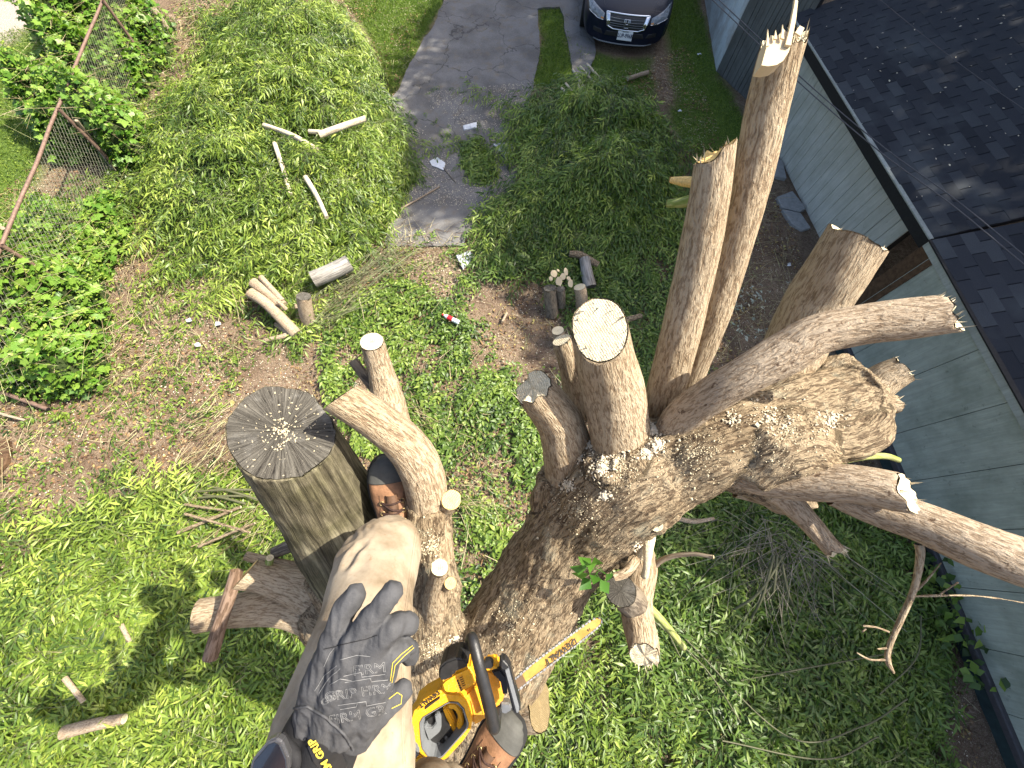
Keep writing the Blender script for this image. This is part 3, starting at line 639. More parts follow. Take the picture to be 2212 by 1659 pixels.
# ------------------------------------------------------------------ the cut tree in the middle
ZF = .82
tree = empty('tree', G(985, 1600), 'big hard-pruned tree in the middle, its limbs sawn off and chips in its crotches', 'tree')
def remeshed(name, tubes, voxel, parent, mat, disp, sd=0, axes=None, carve=None):
    Vs = []; Fs = []; k = 0
    for c in tubes:
        V, Q, g, VV, p, t = tube_arrays(c, .02, 28, .05, sd+k)
        n = len(V); a = VV[0].mean(0); b = VV[-1].mean(0); o = sum(len(x) for x in Vs); m = 28
        V = np.vstack([V, a, b]); F3 = [tuple(q+o) for q in Q]
        F3 += [(o+(j+1) % m, o+j, o+n) for j in range(m)]+[(o+n-m+j, o+n-m+(j+1) % m, o+n+1) for j in range(m)]
        Vs.append(V); Fs += F3; k += 1
    me = bpy.data.meshes.new(name); me.from_pydata(np.vstack(Vs).tolist(), [], [tuple(map(int, f)) for f in Fs]); me.update()
    t_ = bpy.data.objects.new('work', me); COL.objects.link(t_)
    md = t_.modifiers.new('r', 'REMESH'); md.mode = 'VOXEL'; md.voxel_size = voxel
    ms = t_.modifiers.new('s', 'SMOOTH'); ms.factor = .6; ms.iterations = 7
    dg = bpy.context.evaluated_depsgraph_get(); m2 = bpy.data.meshes.new_from_object(t_.evaluated_get(dg)); bpy.data.objects.remove(t_)
    nv = len(m2.vertices); co = np.empty(nv*3); m2.vertices.foreach_get('co', co); co = co.reshape(-1, 3)
    nr = np.empty(nv*3); m2.vertices.foreach_get('normal', nr); nr = nr.reshape(-1, 3)
    # grain frame from the nearest centre line, weighted so that it turns smoothly
    best = np.full(nv, 1e9); g = np.zeros((nv, 3)); s0 = 0
    for c in (axes or tubes):
        S = spline(c, .03); p = S[:, :3]; t, U, B = frames(p); s_ = np.append(0, np.cumsum(np.linalg.norm(np.diff(p, axis=0), axis=1)))
        for lo in range(0, nv, 20000):
            q = co[lo:lo+20000]; d = np.linalg.norm(q[:, None]-p[None], axis=2); j = d.argmin(1); dd = d[np.arange(len(q)), j]/np.maximum(S[j, 3], .03)
            rel = q-p[j]; gg = np.stack([(rel*U[j]).sum(1), (rel*B[j]).sum(1), s_[j]+(rel*t[j]).sum(1)+s0], 1)
            m = dd < best[lo:lo+20000]; best[lo:lo+20000][m] = dd[m]; g[lo:lo+20000][m] = gg[m]
        s0 += 3.7
    f1 = fbm(g*np.array([46, 46, 13])+sd, sd, 4); f2 = fbm(co*9, sd+9, 3); rid = 1-np.abs(f1-.5)*4
    f3 = fbm(g*np.array([110, 110, 38]), sd+3, 2)
    co = co+nr*(disp*(f1-.5)*2.2+.5*disp*(f3-.5)+.03*(f2-.5))[:, None]
    if carve is not None: co = carve(co, nr)
    m2.vertices.foreach_set('co', co.astype(np.float32).ravel()); m2.update(); m2.name = name
    m2.materials.clear(); m2.materials.append(mat); m2.polygons.foreach_set('use_smooth', np.ones(len(m2.polygons), bool))
    t = m2.attributes.new('grain', 'FLOAT_VECTOR', 'POINT'); t.data.foreach_set('vector', g.astype(np.float32).ravel())
    return link(name, m2, parent), co
def T(rows): return pw(zs_(rows), ZF)
base = G(985, 1640); main = [(base[0], base[1], -.15, .34), (base[0], base[1], .4, .30), (*P(985, 1600, 3.2), .25), (*P(992, 1560, 2.2), .24), (*P(1003, 1510, 1.62), .20), (*P(1018, 1450, 1.45), .165)]
leader = [(*P(1000, 1560, 2.0), .2)]+T([(1062, 1440, 1.85, 108), (1112, 1350, 1.8, 106), (1182, 1235, 1.74, 98), (1262, 1130, 1.66, 102), (1348, 1045, 1.62, 118), (1450, 995, 1.66, 100), (1560, 950, 1.7, 92), (1690, 912, 1.75, 92), (1800, 878, 1.8, 88), (1850, 862, 1.82, 74)])
stem = [(*P(980, 1540, 1.9), .17)]+T([(945, 1450, 1.85, 92), (928, 1350, 1.7, 76), (925, 1240, 1.55, 60), (922, 1140, 1.45, 52), (925, 1080, 1.38, 46)])
crotch = T([(1215, 1150, 1.72, 70), (1225, 1030, 1.62, 66)]); crotch2 = T([(1330, 1060, 1.6, 95), (1338, 985, 1.5, 74)])
burl = T([(1600, 1010, 1.66, 66), (1680, 955, 1.6, 78), (1760, 975, 1.66, 62)])
lip1 = T([(1690, 940, 1.7, 45), (1790, 960, 1.62, 48), (1862, 935, 1.64, 46), (1890, 890, 1.72, 36), (1880, 850, 1.8, 30)])
lip2 = T([(1750, 850, 1.8, 50), (1800, 800, 1.82, 38), (1830, 785, 1.85, 24)])
knob = T([(1380, 1100, 1.66, 60), (1400, 1135, 1.6, 34)]); low1 = T([(1330, 1150, 1.75, 85), (1380, 1195, 1.72, 42)])
low2 = T([(1600, 1000, 1.75, 70), (1665, 1045, 1.72, 52)])
right = T([(1120, 1500, 1.8, 70), (1155, 1530, 1.72, 46)])
leftlow = [(*P(930, 1480, 1.95), .13)]+T([(800, 1370, 2.05, 95), (700, 1290, 2.1, 72), (650, 1280, 2.1, 52)])
oldbase = [(*P(930, 1470, 1.75), .14)]+T([(840, 1330, 1.9, 100), (765, 1200, 1.7, 105)])
def carve(co, nr):
    # hollow, rotted-out end of the leader
    a = np.array(P(1745, 895, 1.50*ZF*.81)); b = np.array(P(1850, 830, 1.62*ZF*.81)); ab = b-a; t = np.clip(((co-a)@ab)/(ab@ab), 0, 1); d = np.linalg.norm(co-a-t[:, None]*ab, axis=1)
    q = np.clip(1-d/.105, 0, 1); return co+norm(P(1790, 865, 1)-C0)*(q**.6*.055)[:, None]
trk, tco = remeshed('trunk', [main, leader, stem, crotch, crotch2, burl, lip1, lip2, knob, low1, low2, right, leftlow, oldbase], .0085, tree, M_trunk, .012, 3, carve=carve)

L = lambda rows, **k: limb('limb', rows, tree, zf=ZF, **k)
def lab(o, t): o['label'] = t; return o
# left stem limbs
L([(935, 1200, 1.5, 46), (925, 1110, 1.42, 44), (915, 1030, 1.34, 46), (880, 965, 1.28, 45), (810, 905, 1.2, 43), (735, 858, 1.13, 40)], sd=1, cutn=(1, -.35, 0, .5, 0), cmat=M_cutw, seg=56)
L([(900, 1010, 1.5, 34), (858, 930, 1.52, 34), (838, 860, 1.52, 33), (822, 800, 1.48, 27), (803, 738, 1.42, 26)], sd=2, cutn=(1, .5), cmat=M_cutw)
limb('limb', [(840, 870, 1.56, 15), (790, 815, 1.56, 12), (762, 778, 1.54, 11)], tree, M_dead, ZF, 20, sd=3, cmat=M_dead)
L([(720, 1300, 2.06, 52), (640, 1268, 1.98, 40), (575, 1250, 1.92, 31), (530, 1240, 1.88, 32)], sd=4, cutn=(1, -.2, 0, .5, 0), cmat=M_cuty)
L([(740, 1330, 2.1, 62), (620, 1310, 2.04, 42), (510, 1318, 1.98, 34), (428, 1330, 1.94, 34)], sd=5)
L([(690, 1240, 2.05, 16), (610, 1222, 2.0, 13), (530, 1200, 1.96, 9)], sd=6)
L([(705, 1200, 2.05, 18), (650, 1175, 2.02, 15), (590, 1195, 2.0, 12)], sd=7, mat=M_dead)
limb('limb', [(578, 1230, 1.95, 9), (583, 1205, 1.9, 8)], tree, M_green, ZF, 12, sd=7)
L([(935, 1340, 1.6, 34), (938, 1280, 1.42, 22), (943, 1255, 1.36, 18), (950, 1226, 1.3, 19)], sd=8, cutn=(1, .4), cmat=M_cutw)
L([(930, 1330, 1.6, 30), (955, 1275, 1.45, 15), (966, 1262, 1.38, 13), (973, 1260, 1.34, 13)], sd=9, cutn=(.4, 1), cmat=M_cuty)
L([(935, 1160, 1.5, 24), (955, 1110, 1.42, 19), (975, 1080, 1.34, 21)], sd=10, cutn=(.5, 1), cmat=M_cuty)
# old grey sawn stub
old = limb('old_stub', [(*P(900, 1400, 1.62), .13)]+T([(795, 1230, 1.66, 98), (708, 1090, 1.48, 98), (648, 990, 1.3, 98), (612, 932, 1.2, 98)]), tree, None, world=True, seg=72, rough=.12, sd=11, ridges=.009, cutn=(.6, 1), end='none', label='thick old stub without bark, its grey sawn face cracked radially')
n = N('old_wood_side'); g = n.attr('grain').outputs['Vector']
f1 = n.noise(n.mapv(g, (60, 60, 3.5)), 1.0, 6, .7, .6); f2 = n.noise(g, 9, 4)
c = n.ramp(f1, [(.3, (.018, .015, .010)), (.5, (.12, .105, .07)), (.68, (.28, .25, .165))]); c = n.mix(c, (.42, .44, .33), n.ramp(f2, [(.42, 0.0), (.6, .7)]), 'MULTIPLY')
M_oldside = n.prin(c, .9, .15, n.bump(f1, .008)); old.data.materials.clear(); old.data.materials.append(M_oldside)
n = N('old_wood_face'); g = n.attr('grain').outputs['Vector']; sx = n.new('ShaderNodeSeparateXYZ'); n.l(g, sx.inputs[0])
ang = n.math('ARCTAN2', sx.outputs[1], sx.outputs[0]); ln = n.new('ShaderNodeVectorMath', operation='LENGTH'); n.l(g, ln.inputs[0]); rr_ = ln.outputs['Value']
cx = n.new('ShaderNodeCombineXYZ'); n.l(n.math('MULTIPLY', n.math('COSINE', ang), 19.0), cx.inputs[0]); n.l(n.math('MULTIPLY', n.math('SINE', ang), 19.0), cx.inputs[1]); n.l(n.math('MULTIPLY', rr_, 9.0), cx.inputs[2])
rad = n.noise(cx.outputs[0], 1.0, 5, .7, .9); rings = n.math('SINE', n.math('MULTIPLY', rr_, 1100.0)); sp = n.noise(g, 120, 3, .6); md = n.noise(g, 14, 4)
c = n.ramp(rad, [(.33, (.006, .005, .005)), (.42, (.055, .05, .042)), (.66, (.14, .13, .11))]); 
c = n.mix(c, (.26, .25, .23), n.ramp(md, [(.55, 0.0), (.75, .6)])); c = n.mix(c, (.42, .39, .30), n.ramp(sp, [(.66, 0.0), (.72, .8)]))
M_oldface = n.prin(c, .9, .15, n.bump(n.math('ADD', rad, n.math('MULTIPLY', sp, .15)), .008))
M_oldface2 = M_oldface
me_ = old.data; k = len(me_.vertices); co = np.empty(k*3); me_.vertices.foreach_get('co', co); ringv = co.reshape(-1, 3)[-72:]
e = np.array(T([(612, 932, 1.2, 1)])[0][:3]); nf = norm(norm(e-np.array(T([(648, 990, 1.3, 1)])[0][:3]))*.6+norm(C0-e))
capmesh(ringv, 'sawn_face', M_oldface, old, .985, .002, nf)
V = []; Fc = []; fu = norm(np.cross(nf, [.2, .9, .1])); fv = np.cross(nf, fu); fc = ringv.mean(0)
for i in range(190):
    a = rng.uniform(0, 6.28); q = abs(rng.normal())*(.03 if i < 120 else .09); q = q if q < .11 else rng.uniform(0, .11); p = fc+(fu*math.cos(a)+fv*math.sin(a))*q+nf*.004; s_ = rng.uniform(.0010, .003); x = norm(np.cross(nf+rng.normal(0, .4, 3), rng.normal(size=3))); y = np.cross(nf, x); m = len(V); V += [p-x*s_-y*s_*.6, p+x*s_-y*s_*.5, p+x*s_+y*s_*.6, p-x*s_+y*s_*.6, p+nf*s_]; Fc += [(m, m+1, m+4), (m+1, m+2, m+4), (m+2, m+3, m+4), (m+3, m, m+4)]
tag(mk('wood_chips', V, Fc, M_chip), 'pale chips lying on the middle of the old grey sawn face', 'wood chips', kind='stuff')
# right leader limbs
big = L([(1348, 1030, 1.62, 72), (1342, 950, 1.55, 64), (1325, 850, 1.42, 66), (1308, 780, 1.3, 63), (1296, 712, 1.2, 60)], sd=12, cutn=(.45, 1), cmat=M_cutw, seg=72, rag=.002, fib=26)
L([(1262, 900, 1.72, 30), (1240, 830, 1.64, 26), (1228, 780, 1.56, 23), (1213, 735, 1.5, 21)], sd=13, cutn=(1, .2, -.3, .4, 0), cmat=M_cutw, fib=8)
L([(1240, 1080, 1.66, 60), (1232, 1000, 1.6, 58), (1215, 930, 1.5, 52), (1190, 885, 1.42, 48), (1150, 838, 1.34, 42)], sd=14, cutn=(1, .5, -.15, .35, 0), cmat=M_cutw, rag=.022, fib=10, seg=56)
L([(1425, 905, 1.72, 30), (1435, 850, 1.66, 38), (1470, 720, 1.56, 41), (1505, 570, 1.46, 42), (1530, 440, 1.38, 42), (1545, 330, 1.32, 40)], sd=15, cutn=(1, -.1, -.5, 0, 0), cmat=M_cuty, rag=.012, fib=16, seg=56)
for q, m_ in (([(1505, 395, 1.42, 11), (1480, 392, 1.42, 11), (1449, 389, 1.42, 6)], M_cuty), ([(1500, 432, 1.42, 14), (1475, 437, 1.42, 11), (1442, 440, 1.42, 8)], M_green)):
    limb('splintered_stub', q, tree, m_, ZF, 10, sd=21, cmat=M_cuty)
tall = L([(1478, 880, 1.82, 22), (1495, 810, 1.76, 27), (1545, 670, 1.66, 33), (1600, 480, 1.5, 38), (1638, 320, 1.38, 42), (1665, 200, 1.3, 44), (1693, 92, 1.22, 44)], sd=16, cutn=(1, -.15, -.2, .1, 0), cmat=M_cutw, rag=.02, fib=24, seg=56, label='tallest cut limb with a torn, splintered tip')
# torn pale slab on the tall limb and its long splinter
def facet(name, pts, z, th, mat, parent, zf=ZF):
    a = [P(u, v, (z if np.isscalar(z) else z[i])*zf*.81) for i, (u, v) in enumerate(pts)]
    return prism(name, (np.array(a)+AX*th, np.array(a)), mat, parent)
facet('torn_wood', [(1645, 141), (1660, 143), (1678, 140), (1692, 131), (1704, 112), (1710, 92), (1703, 72), (1692, 62), (1685, 74), (1673, 78), (1665, 76), (1660, 86), (1653, 112)], 1.15, .028, M_cutw, tall)
facet('splinter', [(1697, 96), (1706, 62), (1716, 12), (1718, -4), (1724, 2), (1720, 40), (1709, 98)], 1.14, .006, M_cutw, tall)
for pts in (([(1687, 82), (1691, 52), (1694, 84)]), ([(1672, 84), (1676, 64), (1679, 84)]), ([(1718, 70), (1728, 55), (1738, 60), (1730, 78)]), ([(1655, 100), (1659, 62), (1662, 98)])): facet('splinter', pts, 1.14, .003, M_cutw, tall)
L([(1680, 850, 1.9, 62), (1712, 760, 1.86, 60), (1760, 660, 1.75, 62), (1805, 590, 1.66, 63), (1852, 515, 1.6, 64)], sd=17, cutn=(1, .12, .2, 0, 0), cmat=M_cutw, rag=.006, fib=14, seg=60)
L([(1440, 950, 1.62, 34), (1475, 900, 1.56, 38), (1545, 848, 1.5, 40), (1620, 805, 1.44, 42), (1700, 762, 1.4, 47), (1760, 725, 1.37, 44), (1850, 703, 1.34, 44), (1950, 690, 1.3, 45), (2050, 678, 1.26, 43)], sd=18, mat=M_limb2, cutn=(1, .35, 0, .3, 0), cmat=M_cutw, rag=.01, fib=26, seg=64, label='long arm reaching right over the shed with a ragged pale end')
L([(1800, 890, 1.95, 40), (1880, 840, 1.95, 36), (1915, 815, 1.93, 34), (1950, 798, 1.9, 30)], sd=19, cutn=(1, 0), cmat=M_cutw, rag=.012, fib=10)
L([(1850, 880, 1.95, 26), (1905, 872, 1.93, 22), (1936, 874, 1.92, 20)], sd=20, rag=.01, fib=8)
L([(1590, 1010, 1.72, 46), (1650, 1028, 1.66, 44), (1740, 1040, 1.58, 42), (1840, 1045, 1.5, 42), (1960, 1066, 1.42, 42)], sd=21, mat=M_limb2, cutn=(1, .45, 0, .3, 0), cmat=M_cutw, rag=.006, fib=14, seg=56)
L([(1800, 1062, 1.62, 30), (1880, 1092, 1.58, 38), (1990, 1128, 1.5, 44), (2100, 1175, 1.42, 50), (2210, 1215, 1.36, 52), (2330, 1250, 1.3, 50)], sd=22, mat=M_limb2, seg=56, label='lowest long limb running out of the picture on the right')
L([(1640, 1030, 1.72, 44), (1690, 1070, 1.72, 30), (1740, 1120, 1.7, 23), (1775, 1160, 1.68, 20), (1805, 1192, 1.66, 20)], sd=23, mat=M_limb2, cutn=(1, .5, 0, -.2, 0), cmat=M_cutw, rag=.01, fib=14)
L([(1590, 1060, 1.85, 15), (1650, 1080, 1.84, 12), (1690, 1098, 1.83, 14), (1760, 1085, 1.8, 13)], sd=24)
L([(1375, 1105, 1.62, 34), (1400, 1130, 1.56, 20), (1418, 1134, 1.52, 14)], sd=25, mat=M_trunk, cutn=(.4, 1), cmat=M_cutw)
L([(1360, 1170, 1.75, 40), (1385, 1220, 1.74, 34), (1375, 1290, 1.7, 34), (1378, 1340, 1.66, 34), (1388, 1385, 1.6, 34), (1392, 1415, 1.56, 32)], sd=26, mat=M_limb, cutn=(1, .6, 0, -.3, 0), cmat=M_cutw, rag=.008, fib=22, seg=48, label='short hanging stub with a pale ragged end, below the leader')
L([(1365, 1300, 1.66, 34), (1348, 1282, 1.58, 32), (1340, 1275, 1.54, 33)], sd=27, mat=M_dead, cutn=(.2, 1), cmat=M_oldface2, label='small stub with a grey, star-cracked old face')
L([(1385, 1195, 1.72, 20), (1400, 1160, 1.66, 16), (1398, 1210, 1.6, 8), (1392, 1245, 1.62, 8)], sd=28, mat=M_cutw)
L([(1375, 1210, 1.6, 10), (1350, 1238, 1.52, 10), (1326, 1246, 1.5, 9)], sd=29, cmat=M_cutw)
L([(1385, 1255, 1.75, 7), (1430, 1210, 1.74, 6), (1490, 1197, 1.74, 5), (1540, 1203, 1.74, 4)], sd=30, mat=M_oldwood, seg=10)
L([(1400, 1310, 1.9, 10), (1440, 1352, 1.95, 8), (1478, 1400, 2.0, 7)], sd=31, mat=M_green, seg=12)
L([(1780, 1000, 1.75, 12), (1850, 988, 1.76, 8), (1910, 985, 1.78, 7), (1942, 994, 1.78, 6)], sd=32, mat=M_green, seg=12)
L([(1095, 1520, 1.82, 60), (1135, 1521, 1.74, 52), (1165, 1520, 1.70, 50)], sd=33, mat=M_limb, cutn=(.8, .25, .7, 0, 0), cmat=cutmat('old_cut', (.22, .17, .09), .3), seg=48, rag=.004)
tw = L([(1985, 1175, 1.5, 9), (1988, 1200, 1.5, 8), (1975, 1270, 1.52, 6.5), (1945, 1340, 1.54, 6), (1920, 1400, 1.54, 5.5), (1918, 1430, 1.54, 6), (1930, 1452, 1.54, 3)], sd=34, seg=10, step=.008)
for q in ([(1920, 1365, 1.54, 2.5), (1893, 1355, 1.54, 2), (1863, 1352, 1.54, 2)], [(1918, 1400, 1.54, 2.5), (1895, 1402, 1.54, 1.6)], [(1915, 1425, 1.54, 2.5), (1880, 1425, 1.54, 2), (1850, 1410, 1.54, 1.5)], [(1870, 1358, 1.54, 2), (1862, 1366, 1.54, 1.5)], [(1965, 1290, 1.53, 2.5), (2000, 1255, 1.53, 2), (2033, 1216, 1.53, 1.4)], [(1962, 1288, 1.53, 2.5), (2080, 1286, 1.53, 2), (2150, 1292, 1.53, 1.5), (2210, 1302, 1.53, 1)], [(2030, 1284, 1.53, 2), (2070, 1258, 1.53, 1.3)]):
    limb('twig', q, tree, M_limb, ZF, 6, sd=35, end='x')
# dark loose stick lying across two limbs on the left
stk = limb('cut_stick', [(512, 1232, 1.86, 13), (495, 1290, 1.84, 14), (478, 1340, 1.84, 14), (454, 1422, 1.82, 15)], None, barkmat('stick_brown', (.04, .027, .018), (.14, .09, .06), (.23, .16, .115), 80, .2, .003, .2), ZF, 24, sd=41, cmat=M_cutw)
tag(stk, 'brown barked stick lying crosswise over the two limbs at the left', 'stick')
# epicormic leaves on the lower stub
M_sprig = leafmat('sprig_leaf', [(0, (.05, .15, .02)), (1, (.14, .30, .04))], .45)
cl = Cloud(); ZQ = ZF*.96; c0 = np.array(P(1300, 1240, 1.5*ZQ)); tips = [(1262, 1212), (1278, 1225), (1262, 1240), (1290, 1215), (1285, 1250), (1265, 1262), (1300, 1258), (1315, 1245), (1250, 1228)]
pos = np.array([P(1300+rng.uniform(-14, 10), 1232+rng.uniform(-8, 8), 1.4*ZQ) for _ in tips]); tp = np.array([P(u, v, (1.4+rng.uniform(-.08, .08))*ZQ) for u, v in tips])
leaves(cl, pos*.35+tp*.65, tp-pos, -AX+rng.normal(0, .3, (len(tips), 3)), 
 .05, .034, .1, .15); stems(cl, pos, tp, .0012, .3)
cl.build('leaf_sprig', M_sprig, tree)
# chips and sawdust caught in the crotches
from mathutils.bvhtree import BVHTree
dg = bpy.context.evaluated_depsgraph_get()
tv = [v.co.copy() for v in trk.data.vertices]; tf = [tuple(p.vertices) for p in trk.data.polygons]; bv = BVHTree.FromPolygons(tv, tf)
def chips(name, spots, mat, parent, szr, per=1.0):
    V = []; Fc = []
    for u0, v0, r_, k in spots:
        for i in range(int(k*per)):
            a = rng.uniform(0, 6.28); q = abs(rng.normal())*r_*.6; u = u0+math.cos(a)*q; v = v0+math.sin(a)*q*.8; d = ray(u, v); hit = bv.ray_cast(Vector(C0), Vector(norm(d)))
            if hit[0] is None or (hit[0]-Vector(C0)).length > 2.3 or hit[1].z < -.05: continue
            p = np.array(hit[0])+np.array(hit[1])*.002; nn = norm(np.array(hit[1])+rng.normal(0, .4, 3)); x = norm(np.cross(nn, rng.normal(size=3))); y = np.cross(nn, x); s_ = szr*rng.uniform(.4, 1.5)*(2.0 if rng.random() < .07 else 1); sy = s_*rng.uniform(.3, .9); m = len(V)
            V += [p-x*s_-y*sy, p+x*s_-y*sy*.7, p+x*s_*.8+y*sy, p-x*s_*.7+y*sy*.8+nn*s_*.3, p+nn*s_*.7]; Fc += [(m, m+1, m+4), (m+1, m+2, m+4), (m+2, m+3, m+4), (m+3, m, m+4)]
    return mk(name, V, Fc, mat, parent)
tag(chips('wood_chips', [(1225, 1050, 16, 150), (1305, 1070, 16, 120), (1270, 960, 16, 120), (1260, 900, 14, 90), (1250, 990, 12, 90), (1410, 930, 18, 220), (1420, 960, 16, 150), (1400, 975, 22, 160), (1330, 970, 34, 240), (1300, 1010, 38, 160), (1240, 870, 14, 60), (1500, 895, 30, 110), (1660, 905, 50, 160), (1790, 910, 30, 140), (1585, 905, 20, 60), (925, 1085, 22, 120), (1000, 1400, 10, 60), (985, 1380, 14, 50), (680, 1235, 14, 70), (690, 1260, 14, 60), (1380, 1180, 14, 80)], M_chipw, None, .0032), 'white wood chips caught in the crotches of the cut tree', 'wood chips', kind='stuff')
tag(chips('sawdust', [(1330, 1000, 90, 600), (1250, 1100, 110, 450), (1700, 930, 130, 650), (930, 1180, 60, 500), (940, 1400, 60, 500), (1100, 1350, 120, 500), (1500, 980, 120, 500)], M_chip, None, .0016), 'pale sawdust specks scattered over the dark bark', 'sawdust', kind='stuff')

# ------------------------------------------------------------------ brush piles, weeds, vines, grass
def mound(poly, hgt, sd, inner=.9):
    def h(x, y):
        d = pdist(x, y, poly); return np.clip(d/inner, 0, 1)**.6*hgt*(.25+.8*n2(x, y, 1.0, sd)+1.1*(n2(x, y, 2.4, sd+40, 2)-.35))+gz(x, y)
    return h
def moundmesh(name, poly, hf, mat, parent, drop=.07, st=.12):
    p = np.array(poly); x0, y0 = p[:, :2].min(0)-.1; x1, y1 = p[:, :2].max(0)+.1; X, Y = np.meshgrid(np.arange(x0, x1, st), np.arange(y0, y1, st))
    d = pdist(X, Y, poly); Z = hf(X, Y)-drop-np.clip(-d, 0, 1)*.5; n_, m_ = X.shape; idx = np.arange(n_*m_).reshape(n_, m_); Q = np.stack([idx[:-1, :-1], idx[:-1, 1:], idx[1:, 1:], idx[1:, :-1]], -1).reshape(-1, 4)
    keep = (d.ravel()[Q] > -.15).all(1); return mk(name, np.stack([X, Y, Z], -1).reshape(-1, 3), Q[keep], mat, parent, True)
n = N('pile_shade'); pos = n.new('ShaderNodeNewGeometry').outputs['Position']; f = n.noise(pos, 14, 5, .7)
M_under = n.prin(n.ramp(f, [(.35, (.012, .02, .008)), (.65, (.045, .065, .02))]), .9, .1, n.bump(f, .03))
def scatter_compound(poly, hf, dens, flow, lm, name, parent, L=(.16, .34), ll=.075, lw_=.019, droop=.6, pairs=5, lift=.06, sd=0, thin=None, fl=.8, label=None, cat=None, stm=True, sink=.14):
    cl = Cloud(); st = Cloud(); x, y = sample(poly, dens, sd, thin); K = len(x)
    if K == 0: return
    e = .08; z = hf(x, y); gxn = (hf(x+e, y)-hf(x-e, y))/(2*e); gyn = (hf(x, y+e)-hf(x, y-e))/(2*e); nrm = norm(np.stack([-gxn, -gyn, np.ones(K)], 1))
    fa = 6.28*n2(x, y, .55, sd+5, 2)*1.6; fd = np.stack([flow[0]+fl*np.cos(fa), flow[1]+fl*np.sin(fa), np.zeros(K)], 1)+rng.normal(0, .45, (K, 3)); fd = norm(fd-(fd*nrm).sum(1)[:, None]*nrm*.9+nrm*rng.uniform(-.1, .35, (K, 1)))
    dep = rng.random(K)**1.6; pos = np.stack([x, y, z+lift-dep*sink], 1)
    a = np.clip(.75-dep*.55+.35*(n2(x, y, 1.7, sd+8)-.5)*2+rng.normal(0, .1, K), 0, 1)  # deeper leaves get a darker tone: shade of the gaps painted in
    for lo in range(0, K, 4000):
        s_ = slice(lo, lo+4000); compound(cl, pos[s_], fd[s_], norm(nrm[s_]+rng.normal(0, .25, (len(x[s_]), 3))), rng.uniform(*L, len(x[s_])), pairs, ll, lw_, droop, .85, a[s_], st)
    o = cl.build(name, lm, parent, 'stuff', label, cat)
    if stm: st.build('stems', M_stem, parent if parent is not None else o, 'stuff')
    return o
PL = W([(330, 250), (420, 180), (470, 60), (500, -10), (730, -20), (790, 60), (830, 130), (845, 200), (870, 260), (905, 335), (885, 400), (835, 450), (795, 490), (765, 545), (720, 580), (660, 600), (640, 612), (560, 585), (500, 550), (430, 520), (370, 470), (318, 420), (315, 340)], .3)
PR = W([(1125, 205), (1180, 175), (1240, 130), (1330, 150), (1380, 210), (1440, 250), (1475, 330), (1440, 420), (1390, 470), (1300, 480), (1210, 460), (1135, 430), (1130, 360), (1150, 300), (1110, 255)], .3)
PS = W([(1005, 305), (1050, 290), (1075, 330), (1085, 370), (1060, 392), (1020, 385), (1000, 345)], .1)
hL = mound(PL, .62, 21, 1.3); hR = mound(PR, .5, 22, 1.1); hS = mound(PS, .18, 23, .4)
pl = empty('brush_pile', G(600, 350), 'large sunlit heap of cut leafy branches left of the driveway', 'brush pile')
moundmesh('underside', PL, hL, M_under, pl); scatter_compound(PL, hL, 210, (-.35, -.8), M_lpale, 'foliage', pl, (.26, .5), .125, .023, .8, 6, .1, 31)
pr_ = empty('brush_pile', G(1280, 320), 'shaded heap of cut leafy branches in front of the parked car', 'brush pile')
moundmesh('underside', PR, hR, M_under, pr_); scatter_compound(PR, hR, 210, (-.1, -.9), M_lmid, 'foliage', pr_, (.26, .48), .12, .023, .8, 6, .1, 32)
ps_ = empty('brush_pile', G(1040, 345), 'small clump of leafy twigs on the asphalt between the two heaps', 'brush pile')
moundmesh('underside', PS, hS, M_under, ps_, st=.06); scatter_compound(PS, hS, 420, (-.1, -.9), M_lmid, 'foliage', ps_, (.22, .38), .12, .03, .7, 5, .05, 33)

def sprays(poly, hf, k, flow, lm, parent, sd, Ls=(.8, 1.5), ll=.13, lw_=.024, droop=.7, lift=.24, fan=.6):
    cl = Cloud(); st = Cloud(); x, y = sample(poly, 40, sd); x, y = x[:k], y[:k]; K = len(x); f0 = math.atan2(flow[1], flow[0]); t = f0+rng.normal(0, fan, K); l = rng.uniform(*Ls, K); pr = None
    d0 = np.stack([np.cos(t), np.sin(t), rng.uniform(.0, .3, K)], 1); s0 = np.stack([-np.sin(t), np.cos(t), 0*t], 1); cv = rng.normal(0, .25, (K, 1)); zl = rng.uniform(.3, 1, K)*lift; a0 = rng.uniform(.3, .9, K)
    for j in range(13):
        q = j/12.; p = np.stack([x, y, 0*x], 1)+d0*[1, 1, 0]*l[:, None]*q+s0*cv*(l*q*q)[:, None]; p[:, 2] = hf(p[:, 0], p[:, 1])+zl+d0[:, 2]*l*q*(1-q)*.9
        if pr is not None: stems(st, pr, p, .004*(1.15-q), .6)
        pr = p
        if j < 2: continue
        for sg in (-1, 1):
            dd = d0*.7+sg*s0*rng.uniform(.5, 1.1, (K, 1))+rng.normal(0, .2, (K, 3)); compound(cl, p, dd, np.array([0, 0, 1])+rng.normal(0, .3, (K, 3)), rng.uniform(.2, .36, K), 4, ll, lw_, droop, .8, np.clip(a0+rng.normal(0, .12, K), 0, 1), st)
    cl.build('leafy_shoots', lm, parent); st.build('shoot_stems', M_stem, parent)
sprays(PL, hL, 230, (-.35, -.8), M_lpale, pl, 131); sprays(PR, hR, 150, (0, -.8), M_lmid, pr_, 132)
hg = lambda x, y: gz(x, y)+.02
ZLL = W([(-120, 1330), (40, 1260), (150, 1150), (260, 1090), (360, 1060), (450, 1010), (560, 1000), (640, 1100), (700, 1250), (700, 1800), (-200, 1900)])
ZLM = W([(1080, 1900), (1100, 1500), (1200, 1330), (1400, 1330), (1500, 1500), (1640, 1900)])
